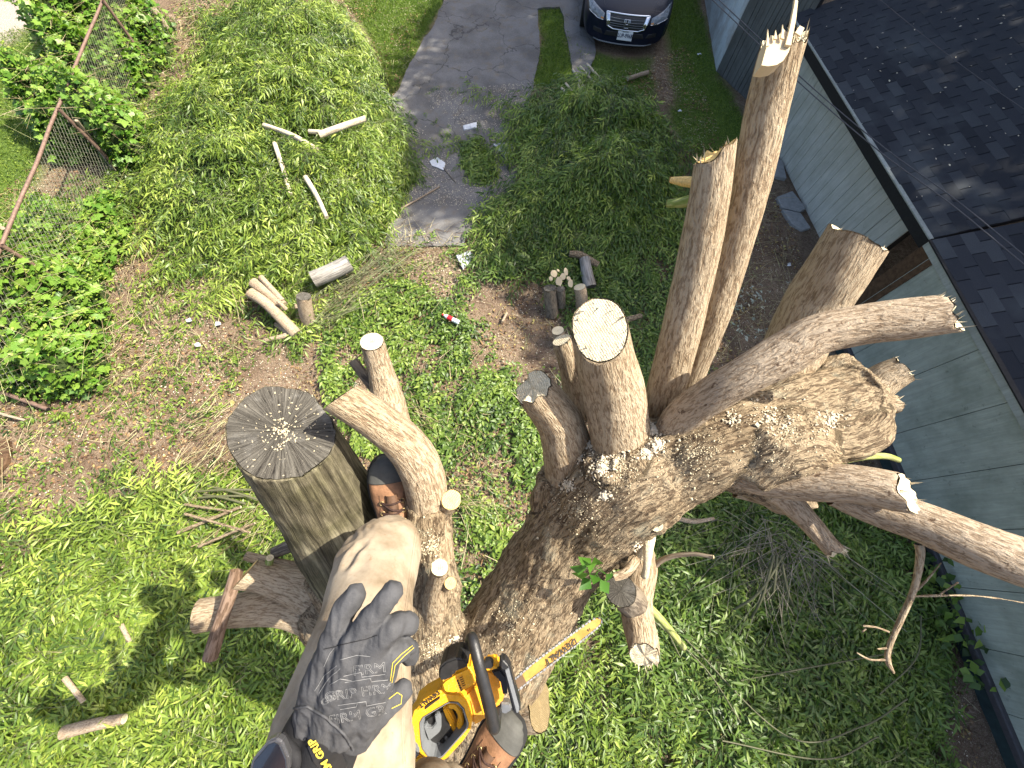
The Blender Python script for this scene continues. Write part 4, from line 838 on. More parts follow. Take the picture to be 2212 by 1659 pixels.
ZLR = W([(1640, 1900), (1500, 1500), (1400, 1330), (1250, 1300), (1290, 1120), (1500, 1060), (1700, 1010), (1870, 1090), (1990, 1250), (2030, 1390), (2030, 1500), (2060, 1900)])
ZC = W([(700, 720), (760, 640), (830, 600), (1000, 640), (1060, 700), (1080, 780), (1200, 800), (1260, 900), (1260, 1150), (1130, 1400), (900, 1400), (820, 1000), (700, 860)])
ZR = W([(1010, 500), (1060, 430), (1110, 420), (1300, 470), (1440, 430), (1520, 420), (1520, 700), (1470, 850), (1380, 800), (1250, 720), (1150, 620), (1050, 600)])
ZD = W([(560, 560), (840, 480), (1010, 520), (1050, 600), (1000, 640), (830, 610), (700, 720), (640, 760), (560, 700)])
ZU = W([(870, 190), (1120, 200), (1110, 430), (1060, 470), (960, 330), (880, 280)])
ZP = W([(180, 830), (230, 300), (330, 60), (420, 0), (500, 0), (330, 250), (320, 420), (520, 600), (560, 780), (480, 900), (300, 1010), (200, 1090), (0, 1210), (-80, 900)])
mm = lambda q, h=.09, sd=3: (lambda x, y: gz(x, y)+h*n2(x, y, 2.2, sd)+.01)
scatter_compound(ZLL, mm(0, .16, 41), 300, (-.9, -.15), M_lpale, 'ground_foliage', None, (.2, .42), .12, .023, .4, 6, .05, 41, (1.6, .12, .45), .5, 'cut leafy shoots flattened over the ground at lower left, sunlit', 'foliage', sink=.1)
scatter_compound(ZLR, mm(0, .2, 42), 270, (-.3, -.5), M_lshaded, 'ground_foliage', None, (.2, .4), .11, .022, .35, 6, .05, 42, (1.4, .08, .35), 1.0, 'dense dark leafy cuttings under the limbs at lower right', 'foliage', sink=.12)
scatter_compound(ZLM, mm(0, .18, 42), 230, (-.3, -.5), M_lpale, 'ground_foliage', None, (.2, .4), .11, .022, .35, 6, .05, 48, (1.5, .1, .4), 1.0, 'sunlit feathery cuttings below the saw bar', 'foliage', sink=.12)  # paler, yellower leaf for the sunny part: sunlight put into the colour
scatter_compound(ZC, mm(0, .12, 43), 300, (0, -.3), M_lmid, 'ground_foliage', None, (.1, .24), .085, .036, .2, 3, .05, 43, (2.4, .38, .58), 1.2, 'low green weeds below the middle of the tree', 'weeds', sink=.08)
scatter_compound(ZR, mm(0, .12, 44), 230, (0, -.5), M_lshaded, 'ground_foliage', None, (.16, .34), .11, .028, .3, 4, .05, 44, (1.7, .22, .5), 1.0, 'scattered dark leafy cuttings right of the asphalt end', 'foliage', sink=.08)
scatter_compound(ZD, mm(0, .06, 45), 110, (0, -.5), M_lmid, 'ground_foliage', None, (.12, .28), .09, .028, .2, 3, .03, 45, (2.2, .45, .65), 1.0, 'thin scatter of leafy bits below the asphalt end', 'foliage', sink=.04)
scatter_compound(ZU, lambda x, y: .045+0*x, 60, (0, -.5), M_lmid, 'leaf_litter', None, (.1, .22), .065, .018, .1, 4, .02, 46, (2.0, .5, .68), 1.0, 'leafy bits strewn on the grey asphalt', 'foliage', sink=.02)
scatter_compound(ZP, mm(0, .05, 47), 80, (-.2, -.3), M_lpale, 'ground_foliage', None, (.07, .18), .065, .026, .15, 2, .02, 47, (1.5, .38, .62), 1.3, 'sparse small weeds over the bare soil strip', 'weeds', sink=.03)
gfr = empty('leafy_branch', G(300, 1300), 'cut leafy branches lying on the sunlit ground at lower left', 'branch'); sprays(ZLL, mm(0, .16, 41), 110, (-.9, -.2), M_lpale, gfr, 133, (.7, 1.3), .12, .023, .4, .12)
gfr = empty('leafy_branch', G(1700, 1450), 'cut leafy branches lying on the shaded ground at lower right', 'branch'); sprays(ZLR, mm(0, .2, 42), 80, (-.2, -.6), M_lshaded, gfr, 134, (.7, 1.3), .12, .027, .4, .14, 1.2)
# single small leaves on the soil
def scatter_leaves(polys, dens, lm, name, label, cat, L=(.03, .06), asp=.5, hf=None, sd=0, thin=None, flat=.35, lift=.02):
    cl = Cloud()
    for q in polys:
        x, y = sample(q, dens, sd, thin); K = len(x); z = (hf(x, y) if hf else gz(x, y))+rng.uniform(0, lift, K); l = rng.uniform(*L, K)
        leaves(cl, np.stack([x, y, z], 1), np.stack([np.cos(t_ := rng.uniform(0, 6.28, K)), np.sin(t_), rng.uniform(-.1, .4, K)], 1), np.array([0, 0, 1])+rng.normal(0, flat, (K, 3)), l, l*asp*rng.uniform(.7, 1.2, K), rng.uniform(-.1, .3, K), .2)
    return cl.build(name, lm, None, 'stuff', label, cat)
ALLG = W([(-250, 1900), (-250, 600), (150, 300), (420, -60), (960, -60), (860, 190), (850, 420), (840, 520), (1000, 530), (1100, 420), (1250, 190), (1480, 100), (1560, 300), (1700, 450), (1800, 800), (2000, 1250), (2120, 1620), (2150, 1900)])
ZS = [ZP, ZLL, ZC, ZD]
scatter_leaves([ALLG], 420, M_litter, 'leaf_litter', 'brown dead leaves and bark bits over the bare soil', 'leaf litter', (.02, .065), .55, sd=51, thin=(1.4, .35, .6))
scatter_leaves(ZS, 480, M_lpale, 'loose_leaves', 'small pale green leaves strewn over the sunny soil', 'leaves', (.025, .075), .5, sd=52, thin=(1.8, .35, .6))
scatter_leaves([ZC, ZR], 500, M_lmid, 'loose_leaves', 'small rounded weed leaves under the tree', 'leaves', (.03, .06), .75, mm(0, .1, 43), sd=53, thin=(1.9, .35, .55), lift=.08)
# pale chips strewn over the asphalt and soil
cl = Cloud(); ZK = W([(850, 210), (1160, 180), (1120, 420), (1060, 620), (1000, 640), (840, 530), (860, 330)])
for q, dn, th_ in ((ZK, 900, (1.6, .4, .7)), (ALLG, 260, (2.5, .35, .65)), (W([(1500, 60), (1560, 300), (1640, 330), (1560, 380), (1440, 280), (1440, 100)]), 25, None)):
    x, y = sample(q, dn, 54, th_); K = len(x); zc = np.where(inpoly(x, y, W(DRIVE)), .042, gz(x, y)+.02)
    leaves(cl, np.stack([x, y, zc], 1), rng.normal(size=(K, 3))*[1, 1, .1], np.array([0, 0, 1])+rng.normal(0, .3, (K, 3)), rng.uniform(.008, .028, K), rng.uniform(.006, .016, K), 0, .1)
cl.build('wood_chips', M_chipw, None, 'stuff', 'pale wood chips strewn over the asphalt and soil', 'wood chips')
# straw-like dead stems
def straw(polys, dens, lm, L, wd, label, sd, thin=None, hf=None, ang=None, spread=3.14, name='twigs', lift=.05):
    cl = Cloud()
    for q in polys:
        x, y = sample(q, dens, sd, thin); K = len(x); z = (hf(x, y) if hf else gz(x, y))+rng.uniform(.005, lift, K); t = (ang or 0)+rng.uniform(-spread, spread, K); l = rng.uniform(*L, K)*rng.uniform(.3, 1, K)
        A = np.stack([x, y, z], 1); d = np.stack([np.cos(t), np.sin(t), rng.normal(0, .12, K)], 1); mid = A+d*l[:, None]*.5; d2 = norm(d+rng.normal(0, .12, (K, 3))); B = mid+d2*l[:, None]*.5; a = rng.random(K); w_ = rng.uniform(*wd, K)
        stems(cl, A, mid, w_, a); stems(cl, mid, B, w_*.7, a)
    return cl.build(name, lm, None, 'stuff', label, 'twigs')
straw([ALLG], 60, M_straw, (.1, .4), (.002, .0045), 'thin dry stems and twigs strewn all over the yard', 61, (1.3, .3, .6))
straw([ZC, ZP, ZD, ZLL], 75, M_straw, (.15, .6), (.003, .0065), 'pale dry stalks lying among the weeds', 62, (1.6, .35, .6), lift=.17)
straw([W([(400, 900), (560, 880), (620, 1150), (600, 1250), (400, 1180)])], 190, M_straw, (.2, .6), (.004, .008), 'bundle of cut pale stalks beside the grey stub', 63, None, None, .9, .5, 'cut_stalks', .28)
straw([W([(640, 640), (840, 560), (870, 600), (700, 740)])], 240, M_stem, (.4, 1.1), (.003, .006), 'long green cut shoots lying beside the small log heap', 64, None, None, .75, .35, 'cut_shoots', .3)
straw([W([(870, 830), (960, 900), (930, 1010), (850, 900)]), W([(950, 1060), (1060, 1010), (1080, 1090), (980, 1130)])], 200, M_straw, (.2, .55), (.0035, .007), 'cut pale stalks among the weeds under the tree', 65, None, None, -.4, .8, 'cut_stalks', .24)
straw([W([(840, 480), (1000, 500), (1020, 560), (840, 600)])], 120, M_litter, (.15, .5), (.002, .004), 'dry brown twigs at the end of the asphalt', 66, None, None, .3, .7, 'twigs', .08)
straw([W([(1480, 420), (1640, 420), (1740, 600), (1700, 760), (1500, 800)])], 90, M_straw, (.2, .7), (.002, .0045), 'thin grey twigs in the shade by the shed', 67, None, None, 1.0, 1.2, 'twigs', .15)
# grass
def grass(polys, dens, lm, L, label, sd, wd=.004):
    cl = Cloud()
    for q in polys:
        x, y = sample(q, dens, sd); K = len(x); l = rng.uniform(*L, K)
        leaves(cl, np.stack([x, y, gz(x, y)], 1), np.stack([rng.normal(0, .8, K), rng.normal(0, .8, K), np.full(K, .8)], 1), rng.normal(size=(K, 3)), l, rng.uniform(.8, 1.6, K)*wd, .3, .1)
    return cl.build('grass', lm, None, 'stuff', label, 'grass')
clipb = lambda q: [(min(max(x, -15), 8), min(max(y, -4), 15)) for x, y in q]
for k, (q, lb) in enumerate(zip(LAWN, ('mown grass beyond the chain link fence', 'bright mown lawn left of the driveway', 'narrow grass strip between the driveway and the wheel track', 'shaded grass along the sheds', 'worn grass in front of the parked car'))):
    grass([clipb(q)], (1100, 2600, 2200, 1200, 700)[k], M_grass, (.04, .09), lb, 70+k, .007 if k else .009)
# clover-like flecks
scatter_leaves([clipb(LAWN[0])], 160, M_lpale, 'clover', 'pale clover leaves in the grass beyond the fence', 'clover', (.02, .045), .8, sd=76, lift=.06)
# vines with lobed leaves along the fence
def lobed(cl, pos, d, nrm, S, a):
    K = len(pos); d = norm(d); s_ = norm(np.cross(d, nrm)); nn = np.cross(s_, d); S = S[:, None]
    prof = [(0, 0, 0), (.28, .02, .1), (.50, .22, .16), (.34, .42, .05), (.56, .66, .14), (.24, .70, .05), (0, 1.08, .2), (-.24, .70, .05), (-.56, .66, .14), (-.34, .42, .05), (-.50, .22, .16), (-.28, .02, .1)]
    c = pos+d*S*.4; V = [c-nn*S*.02]+[pos+s_*S*x+d*S*y-nn*S*z*rng.uniform(-.4, 1.3, (K, 1)) for x, y, z in prof]; V = np.stack(V, 1); n_ = len(prof)
    T_ = np.array([[0, 1+i, 1+(i+1) % n_] for i in range(n_)]); Fc = (T_[None]+(np.arange(K)*(n_+1))[:, None, None]).reshape(-1, 3); cl.add(V, Fc, np.repeat(a, n_+1))
VZ = [W([(-60, 560), (10, 545), (60, 420), (130, 440), (190, 560), (195, 700), (180, 830), (60, 850), (-60, 840)], .4), W([(0, 190), (60, 150), (130, 0), (200, -40), (345, 0), (335, 70), (250, 180), (330, 260), (300, 330), (220, 330), (180, 300), (60, 300)], .5), W([(-20, 520), (40, 440), (90, 405), (180, 425), (262, 380), (250, 500), (190, 580), (60, 620), (-20, 600)], .35), W([(-40, 600), (-10, 545), (45, 440), (78, 398), (120, 425), (80, 540), (20, 680), (-40, 720)], .8)]
vin = empty('vine', G(90, 600), 'bright lobed-leaf vines smothering the chain link fence', 'vine')
cl = Cloud(); st = Cloud(); cl2 = Cloud()
for k, q in enumerate(VZ):
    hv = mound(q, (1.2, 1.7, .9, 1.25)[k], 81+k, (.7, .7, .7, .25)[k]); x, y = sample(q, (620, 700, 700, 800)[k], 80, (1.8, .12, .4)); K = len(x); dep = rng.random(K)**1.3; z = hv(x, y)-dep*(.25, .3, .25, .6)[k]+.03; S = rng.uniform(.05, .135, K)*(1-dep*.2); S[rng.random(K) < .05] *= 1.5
    d_ = np.stack([rng.normal(-.3, .7, K), rng.normal(-.5, .7, K), rng.normal(-.15, .3, K)], 1); lobed(cl, np.stack([x, y, z], 1), d_, np.array([0, 0, 1])+rng.normal(0, .4, (K, 3)), S, np.clip(.8-dep*.7+rng.normal(0, .12, K), 0, 1))  # inner vine leaves toned darker, shade between leaves painted into them
    x, y = sample(q, 900); K = len(x); l = rng.uniform(.03, .075, K); dz = rng.random(K)
    leaves(cl2, np.stack([x, y, hv(x, y)-.25*dz+.06], 1), rng.normal(size=(K, 3))*[1, 1, .5], np.array([0, 0, 1])+rng.normal(0, .5, (K, 3)), l, l*.5, .2, .2, np.clip(.9-dz*.8+rng.normal(0, .1, K), 0, 1))  # small leaves carry the same painted darkening with depth
    x, y = sample(q, 70); K = len(x); A = np.stack([x, y, hv(x, y)-.0], 1); B = A+rng.normal(size=(K, 3))*[.3, .3, .1]; stems(st, A, B, .003, rng.random(K))
    moundmesh('underside', q, (lambda hv: (lambda x, y: hv(x, y)-.22))(hv), M_under, vin)
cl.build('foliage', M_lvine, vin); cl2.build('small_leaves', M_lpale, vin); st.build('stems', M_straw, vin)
scatter_leaves(VZ, 700, M_lpale, 'undergrowth', 'small leaves filling the vines along the fence', 'undergrowth', (.03, .06), .6, (lambda x, y: gz(x, y)+.25*n2(x, y, 1.5, 82)), sd=83, thin=(2.2, .3, .55), lift=.25)
# broad leaved climber at the foot of the shed
q = W([(1880, 1090), (1960, 1110), (2040, 1240), (2130, 1400), (2120, 1470), (2030, 1460), (1980, 1380), (1960, 1280)])
cl = Cloud(); x, y = sample(q, 170); K = len(x); S = rng.uniform(.07, .14, K); d_ = np.stack([rng.normal(.1, .6, K), rng.normal(-.6, .5, K), rng.normal(-.2, .2, K)], 1)
leaves(cl, np.stack([x, y, gz(x, y)+rng.uniform(.15, .45, K)], 1), d_, np.array([-.2, 0, 1])+rng.normal(0, .35, (K, 3)), S, S*.72, .25, .1); cl.build('climber', M_lmid, None, 'stuff', 'broad oval leaves at the foot of the near shed', 'climber')
# silvery dry leaves of a dead branch right of centre
M_silver = leafmat('leaf_dry_silver', [(0, (.20, .22, .17)), (1, (.46, .48, .40))], .15)
scatter_leaves([W([(1395, 300), (1450, 370), (1380, 410), (1300, 420), (1350, 380)]), W([(1560, 640), (1690, 620), (1720, 720), (1580, 760)])], 260, M_silver, 'dry_leaves', 'silvery dry leaves of a dead branch in the shade', 'leaves', (.04, .09), .4, (lambda x, y: gz(x, y)+.12+.1*n2(x, y, 3, 91)), sd=91, thin=(2.2, .4, .6), flat=.8)
# dry tuft with splayed canes
cl = Cloud(); c0 = G(1690, 1180, .42); K = 130; t = rng.uniform(-2.9, -.1, K); l = rng.uniform(.3, 1.15, K)
A = np.array([*c0])+rng.normal(size=(K, 3))*[.3, .16, .06]; B = A+np.stack([np.cos(t)*l, np.sin(t)*l, rng.uniform(-.22, .06, K)], 1); stems(cl, A, B, rng.uniform(.002, .0055, K), rng.random(K))
cl.build('dry_tuft', leafmat('dry_cane', [(0, (.10, .085, .06)), (1, (.34, .31, .24))], .05, .7), None, 'stuff', 'dead tuft of thin grey canes fanned out in the shade at lower right', 'dry plant')
for k, (u1, v1) in enumerate(((1622, 1335), (1664, 1295), (1714, 1310), (1580, 1320))):
    tag(strand('cane', [G(1672+k*7, 1200, .5), (np.array(G(1660+k*8, 1240, .45))+np.array(G(u1, v1, .45)))/2+[0, 0, .05], G(u1, v1, .25)], .014, M_stem, None, 8), ['thick pale cane leaning left from the dead tuft', 'thick pale cane hanging straight from the dead tuft', 'rightmost thick cane of the dead tuft', 'lowest, leftmost thick cane of the dead tuft'][k], 'cane', 'canes of the dead tuft')
# long wands across the foliage lower right
for k, q in enumerate(([(1400, 1330), (1520, 1440), (1600, 1560)], [(1600, 1470), (1760, 1440), (1930, 1410)], [(1480, 1380), (1700, 1590), (1860, 1570), (1960, 1510)], [(1990, 1330), (1980, 1420), (1900, 1500)], [(1560, 1600), (1780, 1640), (1900, 1590)], [(1480, 1120), (1560, 1125), (1610, 1150)], [(1330, 1240), (1420, 1330), (1470, 1420)])):
    tag(strand('cut_shoot', [G(u, v, .32+.04*(i % 2)) for i, (u, v) in enumerate(q)], .0075, M_stem, None, 6), ['long pale green shoot starting under the hanging stub', 'pale shoot lying level below the dead canes', 'longest curved shoot crossing the dark foliage at lower right', 'curved bluish shoot near the shed foundation', 'pale shoot at the bottom edge of the dark foliage', 'short pale shoot just under the leader', 'shoot running down past the star-cracked stub'][k], 'shoot', 'cut shoots lying on the dark foliage')
# ------------------------------------------------------------------ the climber
def fuse(name, tubes, voxel, mat, parent, smooth=6, disp=None, seg=20, flat=None, sub=0):
    Vs = []; Fs = []; o = 0
    for c in tubes:
        V, Q, g, VV, p, t = tube_arrays(c, voxel*3, seg, 0, 0); n_ = len(V)
        # rounded ends
        for s_, e_, r_ in ((0, -1, c[0][3]), (-1, 1, c[-1][3])): pass
        V = np.vstack([V, p[0]-t[0]*c[0][3]*.7, p[-1]+t[-1]*c[-1][3]*.7]); Fs += [tuple(q+o) for q in Q]+[(o+(j+1) % seg, o+j, o+n_) for j in range(seg)]+[(o+n_-seg+j, o+n_-seg+(j+1) % seg, o+n_+1) for j in range(seg)]
        Vs.append(V); o += len(V)
    me = bpy.data.meshes.new(name); me.from_pydata(np.vstack(Vs).tolist(), [], [tuple(map(int, f)) for f in Fs]); me.update()
    t_ = bpy.data.objects.new('work', me); COL.objects.link(t_)
    md = t_.modifiers.new('r', 'REMESH'); md.mode = 'VOXEL'; md.voxel_size = voxel
    ms = t_.modifiers.new('s', 'SMOOTH'); ms.factor = .6; ms.iterations = smooth
    dg = bpy.context.evaluated_depsgraph_get(); m2 = bpy.data.meshes.new_from_object(t_.evaluated_get(dg)); bpy.data.objects.remove(t_)
    nv = len(m2.vertices); co = np.empty(nv*3); m2.vertices.foreach_get('co', co); co = co.reshape(-1, 3); nr = np.empty(nv*3); m2.vertices.foreach_get('normal', nr); nr = nr.reshape(-1, 3)
    if disp is not None: co = co+nr*disp(co)[:, None]; m2.vertices.foreach_set('co', co.astype(np.float32).ravel()); m2.update()
    m2.name = name; m2.materials.clear(); m2.materials.append(mat); m2.polygons.foreach_set('use_smooth', np.ones(len(m2.polygons), bool))
    return link(name, m2, parent)
def bvh(o): return BVHTree.FromPolygons([v.co.copy() for v in o.data.vertices], [tuple(p.vertices) for p in o.data.polygons])
def hitpx(bv_, u, v, off=.001):
    h_ = bv_.ray_cast(Vector(C0), Vector(norm(ray(u, v))))
    return None if h_[0] is None else np.array(h_[0])+np.array(h_[1])*off
per = empty('person', P(1050, 1620, 1.1), 'person in tan work trousers and dark glove standing in the tree, hand on raised knee', 'person')
n = N('canvas_trousers'); pos = n.new('ShaderNodeNewGeometry').outputs['Position']
a1 = n.noise(pos, 16, 5, .65); a2 = n.noise(pos, 60, 4, .7); wv = n.new('ShaderNodeTexWave'); wv.inputs['Scale'].default_value = 420; n.l(pos, wv.inputs[0])
c = n.ramp(a1, [(.3, (.22, .175, .122)), (.55, (.325, .27, .20)), (.8, (.40, .34, .255))]); c = n.mix(c, (.28, .16, .08), n.ramp(a2, [(.6, 0.0), (.72, .55)])); c = n.mix(c, (.6, .52, .42), n.ramp(n.noise(pos, 7, 4, .6), [(.45, 0.0), (.65, .7)]), 'MULTIPLY')
M_khaki = n.prin(c, .9, .12, n.bump(n.math('ADD', n.math('MULTIPLY', wv.outputs['Fac'], .08), a2), .0016))
M_leather = plain('boot_leather', (.24, .125, .065), .6, .35, var=.4, sc=22, bump=.0015)
M_leather2 = plain('boot_leather_dark', (.10, .055, .032), .65, .3, var=.35, sc=22, bump=.0015)
M_rubber = plain('rubber_grey', (.075, .075, .068), .75, .3, var=.25, sc=20)
M_sole = plain('boot_sole', (.02, .02, .02), .8, .3)
M_lace = plain('lace_brown', (.05, .028, .022), .8, .2, var=.4, sc=200)
M_brass = plain('eyelet_brass', (.35, .26, .13), .4, .5, metal=.8, var=.1)
M_glove = plain('glove_fabric', (.064, .065, .070), .75, .25, var=.18, sc=40, bump=.0008)
M_cuff = plain('glove_cuff', (.018, .018, .02), .8, .25, var=.2, sc=60)
M_print = plain('glove_print', (.26, .26, .26), .7, .3, var=.1)
M_yel = plain('stitch_yellow', (.62, .48, .06), .7, .3, var=.1); M_skin = plain('skin', (.36, .19, .13), .5, .4, var=.1, sc=60)
M_blk = plain('plastic_black', (.018, .018, .02), .4, .5, var=.15); M_gry = plain('plastic_grey', (.16, .17, .18), .5, .5, var=.1)
def wrinkle(co):
    a = fbm(co*np.array([26, 26, 16])+fbm(co*8, 2, 2)[:, None]*1.5, 5, 2); b = fbm(co*np.array([9, 9, 5]), 8, 2); return .0045*(1-np.abs(a-.5)*6)*np.clip((b-.42)*5, 0, 1)+.004*(b-.5)
leg = [(850, 1172, 1.03, 60), (838, 1190, .985, 74), (816, 1228, .93, 88), (800, 1280, .86, 92), (790, 1345, .79, 98), (772, 1420, .74, 112), (754, 1510, .70, 134), (736, 1610, .67, 152), (715, 1730, .64, 170)]
hipL = C0+np.array([-.20, -.60, -.46]); hipR = C0+np.array([.0, -.66, -.47]); pel = (hipL+hipR)/2
kr = P(915, 1800, .72)
fuse('trousers', [pw(leg)+[(*hipL, .10)], [(*P(968, 1712, 1.0), .062), (*P(945, 1775, .88), .068), (*kr, .08), (*hipR, .10)], [(*(hipL+[0, 0, .05]), .12), (*(hipR+[0, 0, .05]), .12)], [(*pel, .13), (*(pel+[0, .02, .14]), .13)]], .0055, M_khaki, per, 5, wrinkle, 28)
neck = C0+np.array([-.06, -.60, .22]); shL = neck+[-.17, .0, -.04]; shR = neck+[.17, .02, -.04]; elbL = P(505, 1870, .62)
M_shirt = plain('shirt_grey', (.12, .13, .15), .9, .15, var=.2, sc=12)
fuse('shirt', [[(*(pel+[0, .02, .1]), .145), (*(pel+[0, .0, .3]), .15), (*(neck-[0, 0, .12]), .15)], [(*shL, .075), (*(neck-[0, .0, .08]), .1), (*shR, .075)], [(*shL, .065), (*((shL+elbL)/2), .056)], [(*shR, .065), (*(shR+[.12, .10, -.16]), .052)]], .014, M_shirt, per, 6)
head = neck+np.array([-.02, .10, .17]); ph = C0-AX*.02
body = fuse('body', [[(*neck, .055), (*(head-[0, .02, .1]), .055)], [(*(head-[0, 0, .05]), .078), (*(head+[0, -.01, .05]), .085)], [(*(head+[0, .08, -.02]), .012), (*(head+[0, .1, -.035]), .012)], [(*(head+[.08, 0, -.01]), .012), (*(head+[.085, -.01, .02]), .012)], [(*(head+[-.08, 0, -.01]), .012), (*(head+[-.085, -.01, .02]), .012)],
     [(*((shL+elbL)/2), .042), (*elbL, .038), (*P(560, 1740, .54), .033), (*P(640, 1650, .525), .029), (*P(680, 1600, .52), .028)],
     [(*(shR+[.10, .08, -.14]), .042), (*(shR+[.14, .16, -.18]), .04), (*(ph+[.10, -.10, .03]), .028), (*(ph+[.065, -.03, .035]), .024)],
     [(*(ph+[.07, -.03, .03]), .022), (*(ph+[.05, .03, .04]), .018)], [(*(ph+[.05, .02, .04]), .009), (*(ph+[.0, .03, .045]), .008), (*(ph+[-.035, .02, .05]), .007)], [(*(ph+[.05, -.01, .04]), .009), (*(ph+[.0, -.01, .05]), .008), (*(ph+[-.035, -.02, .05]), .007)]], .006, M_skin, per, 3, None, 14)
V, Q, g, VV, p, t = tube_arrays([(*(head+[0, -.01, .03]), .098), (*(head+[0, -.01, .07]), .094), (*(head+[0, -.012, .105]), .07), (*(head+[0, -.012, .118]), .01)], .01, 28, 0, 0); cap = mk('cap', V, Q, M_cuff, per, True)
prism('cap_brim', ([head+[x, y, .045] for x, y in ((-.08, .06), (.08, .06), (.065, .15), (0, .17), (-.065, .15))], [head+[x, y, .052] for x, y in ((-.08, .06), (.08, .06), (.065, .15), (0, .17), (-.065, .15))]), M_cuff, cap)
R3 = [np.array(R[:, 0]), np.array(R[:, 1])]
phone = prism('phone', ([C0-AX*.012+R3[0]*x+R3[1]*y for x, y in ((-.085, -.045), (.062, -.045), (.062, .03), (-.085, .03))], [C0-AX*.02+R3[0]*x+R3[1]*y for x, y in ((-.085, -.045), (.062, -.045), (.062, .03), (-.085, .03))]), M_blk, None, .002)
tag(phone, 'phone held up in the right hand, pointed down', 'phone')
# glove
gz_ = lambda rows: pw(rows)
glove = fuse('glove', [gz_(q) for q in (
    [(668, 1562, .515, 34), (690, 1480, .50, 36), (712, 1420, .49, 32), (722, 1378, .485, 28), (738, 1328, .485, 25), (757, 1296, .488, 24), (774, 1274, .492, 21)],
    [(705, 1572, .51, 40), (735, 1480, .49, 40), (762, 1400, .478, 34), (778, 1370, .476, 27), (808, 1326, .474, 25), (836, 1290, .477, 23), (855, 1269, .482, 20)],
    [(738, 1580, .51, 40), (772, 1490, .49, 40), (800, 1420, .478, 34), (818, 1388, .474, 27), (846, 1358, .474, 25), (868, 1346, .485, 23), (888, 1350, .505, 20)],
    [(768, 1590, .52, 36), (800, 1510, .50, 38), (826, 1450, .49, 32), (842, 1420, .486, 26), (866, 1400, .49, 24), (882, 1402, .51, 22), (888, 1418, .53, 19)],
    [(770, 1580, .54, 36), (812, 1540, .545, 32), (846, 1512, .55, 25), (866, 1496, .555, 21), (880, 1482, .56, 17)])], .0023, M_glove, per, 4, lambda co: .0016*(fbm(co*np.array([60, 60, 60]), 31, 3)-.5)*2+.0016*(1-np.abs(fbm(co*np.array([95, 30, 60]), 33, 2)-.5)*6), 18)
bg_ = bvh(glove)
def shrink(o, bv_, off=.0004):
    for v in o.data.vertices:
        d = Vector(norm(np.array(v.co)-C0)); h_ = bv_.ray_cast(Vector(C0), d)
        if h_[0] is not None: v.co = h_[0]+h_[1]*off+d*0
    o.data.update()
def line_on(name, pts, bv_, r, mat, parent, off=.0005, close=False, k=8):
    q = []
    for i in range(len(pts)-1):
        for t_ in np.linspace(0, 1, k, endpoint=False): q.append(((1-t_)*pts[i][0]+t_*pts[i+1][0], (1-t_)*pts[i][1]+t_*pts[i+1][1]))
    q.append(pts[-1]); w_ = [hitpx(bv_, u, v, off) for u, v in q]; w_ = [x for x in w_ if x is not None]
    return strand(name, w_, r, mat, parent, 5, .01) if len(w_) > 2 else None
def outline_text(body, size_px, u, v, z, ang, parent, bv_, wsc=1.15, mat=M_print, depth=.00028):
    cu = bpy.data.curves.new('lettering', 'FONT'); cu.body = body; cu.size = size_px; cu.fill_mode = 'NONE'; cu.bevel_depth = .38; cu.bevel_resolution = 0; cu.align_x = 'CENTER'; cu.align_y = 'CENTER'; cu.resolution_u = 2
    t = bpy.data.objects.new('lettering', cu); COL.objects.link(t); dg = bpy.context.evaluated_depsgraph_get(); me = bpy.data.meshes.new_from_object(t.evaluated_get(dg)); bpy.data.objects.remove(t)
    ca, sa = math.cos(ang), math.sin(ang)
    for vv in me.vertices:
        x, y, h_ = vv.co.x*wsc, vv.co.y, vv.co.z; q = hitpx(bv_, u+x*ca+y*sa, v+x*sa-y*ca, .0003+h_*depth)
        vv.co = Vector(q) if q is not None else Vector(P(u, v, z+.05))
    me.materials.clear(); me.materials.append(mat); me.name = 'print'; return link('print', me, parent)
outline_text('FIRM', 30, 798, 1446, .49, -.12, glove, bg_); outline_text('GRIP FIRM', 29, 775, 1496, .49, -.14, glove, bg_)
outline_text('FIRM GR', 29, 772, 1545, .49, -.2, glove, bg_); outline_text('GRIP', 20, 715, 1508, .49, -.55, glove, bg_)
for pts in ([(742, 1460), (780, 1452), (782, 1462), (832, 1456)], [(745, 1474), (800, 1465), (802, 1472), (838, 1468)], [(715, 1478), (735, 1466), (760, 1470)], [(730, 1523), (790, 1515), (792, 1524), (838, 1516)], [(735, 1532), (770, 1526), (772, 1519)], [(680, 1492), (700, 1460), (728, 1438)], [(690, 1497), (710, 1466), (735, 1444)], [(735, 1425), (770, 1415), (800, 1418)], [(700, 1440), (712, 1412), (722, 1400)]):
    line_on('print_line', pts, bg_, .00028, M_print, glove)
line_on('seam', [(700, 1402), (740, 1392), (790, 1380), (815, 1372)], bg_, .0005, M_cuff, glove)
line_on('stitching', [(890, 1395), (868, 1412), (848, 1432), (843, 1470)], bg_, .0005, M_yel, glove); line_on('stitching', [(893, 1399), (872, 1417), (853, 1437), (846, 1474)], bg_, .0005, M_yel, glove)
line_on('stitching', [(840, 1510), (858, 1496), (868, 1502), (866, 1520), (846, 1530)], bg_, .0005, M_yel, glove)
cuff = fuse('glove_cuff', [gz_(q) for q in ([(672, 1545, .52, 38), (652, 1590, .525, 44), (642, 1615, .525, 42)], [(715, 1560, .51, 44), (700, 1610, .515, 50), (690, 1640, .515, 48)], [(745, 1580, .515, 36), (735, 1625, .52, 38), (722, 1665, .52, 36)])], .003, M_cuff, per, 6)
bcf = bvh(cuff)
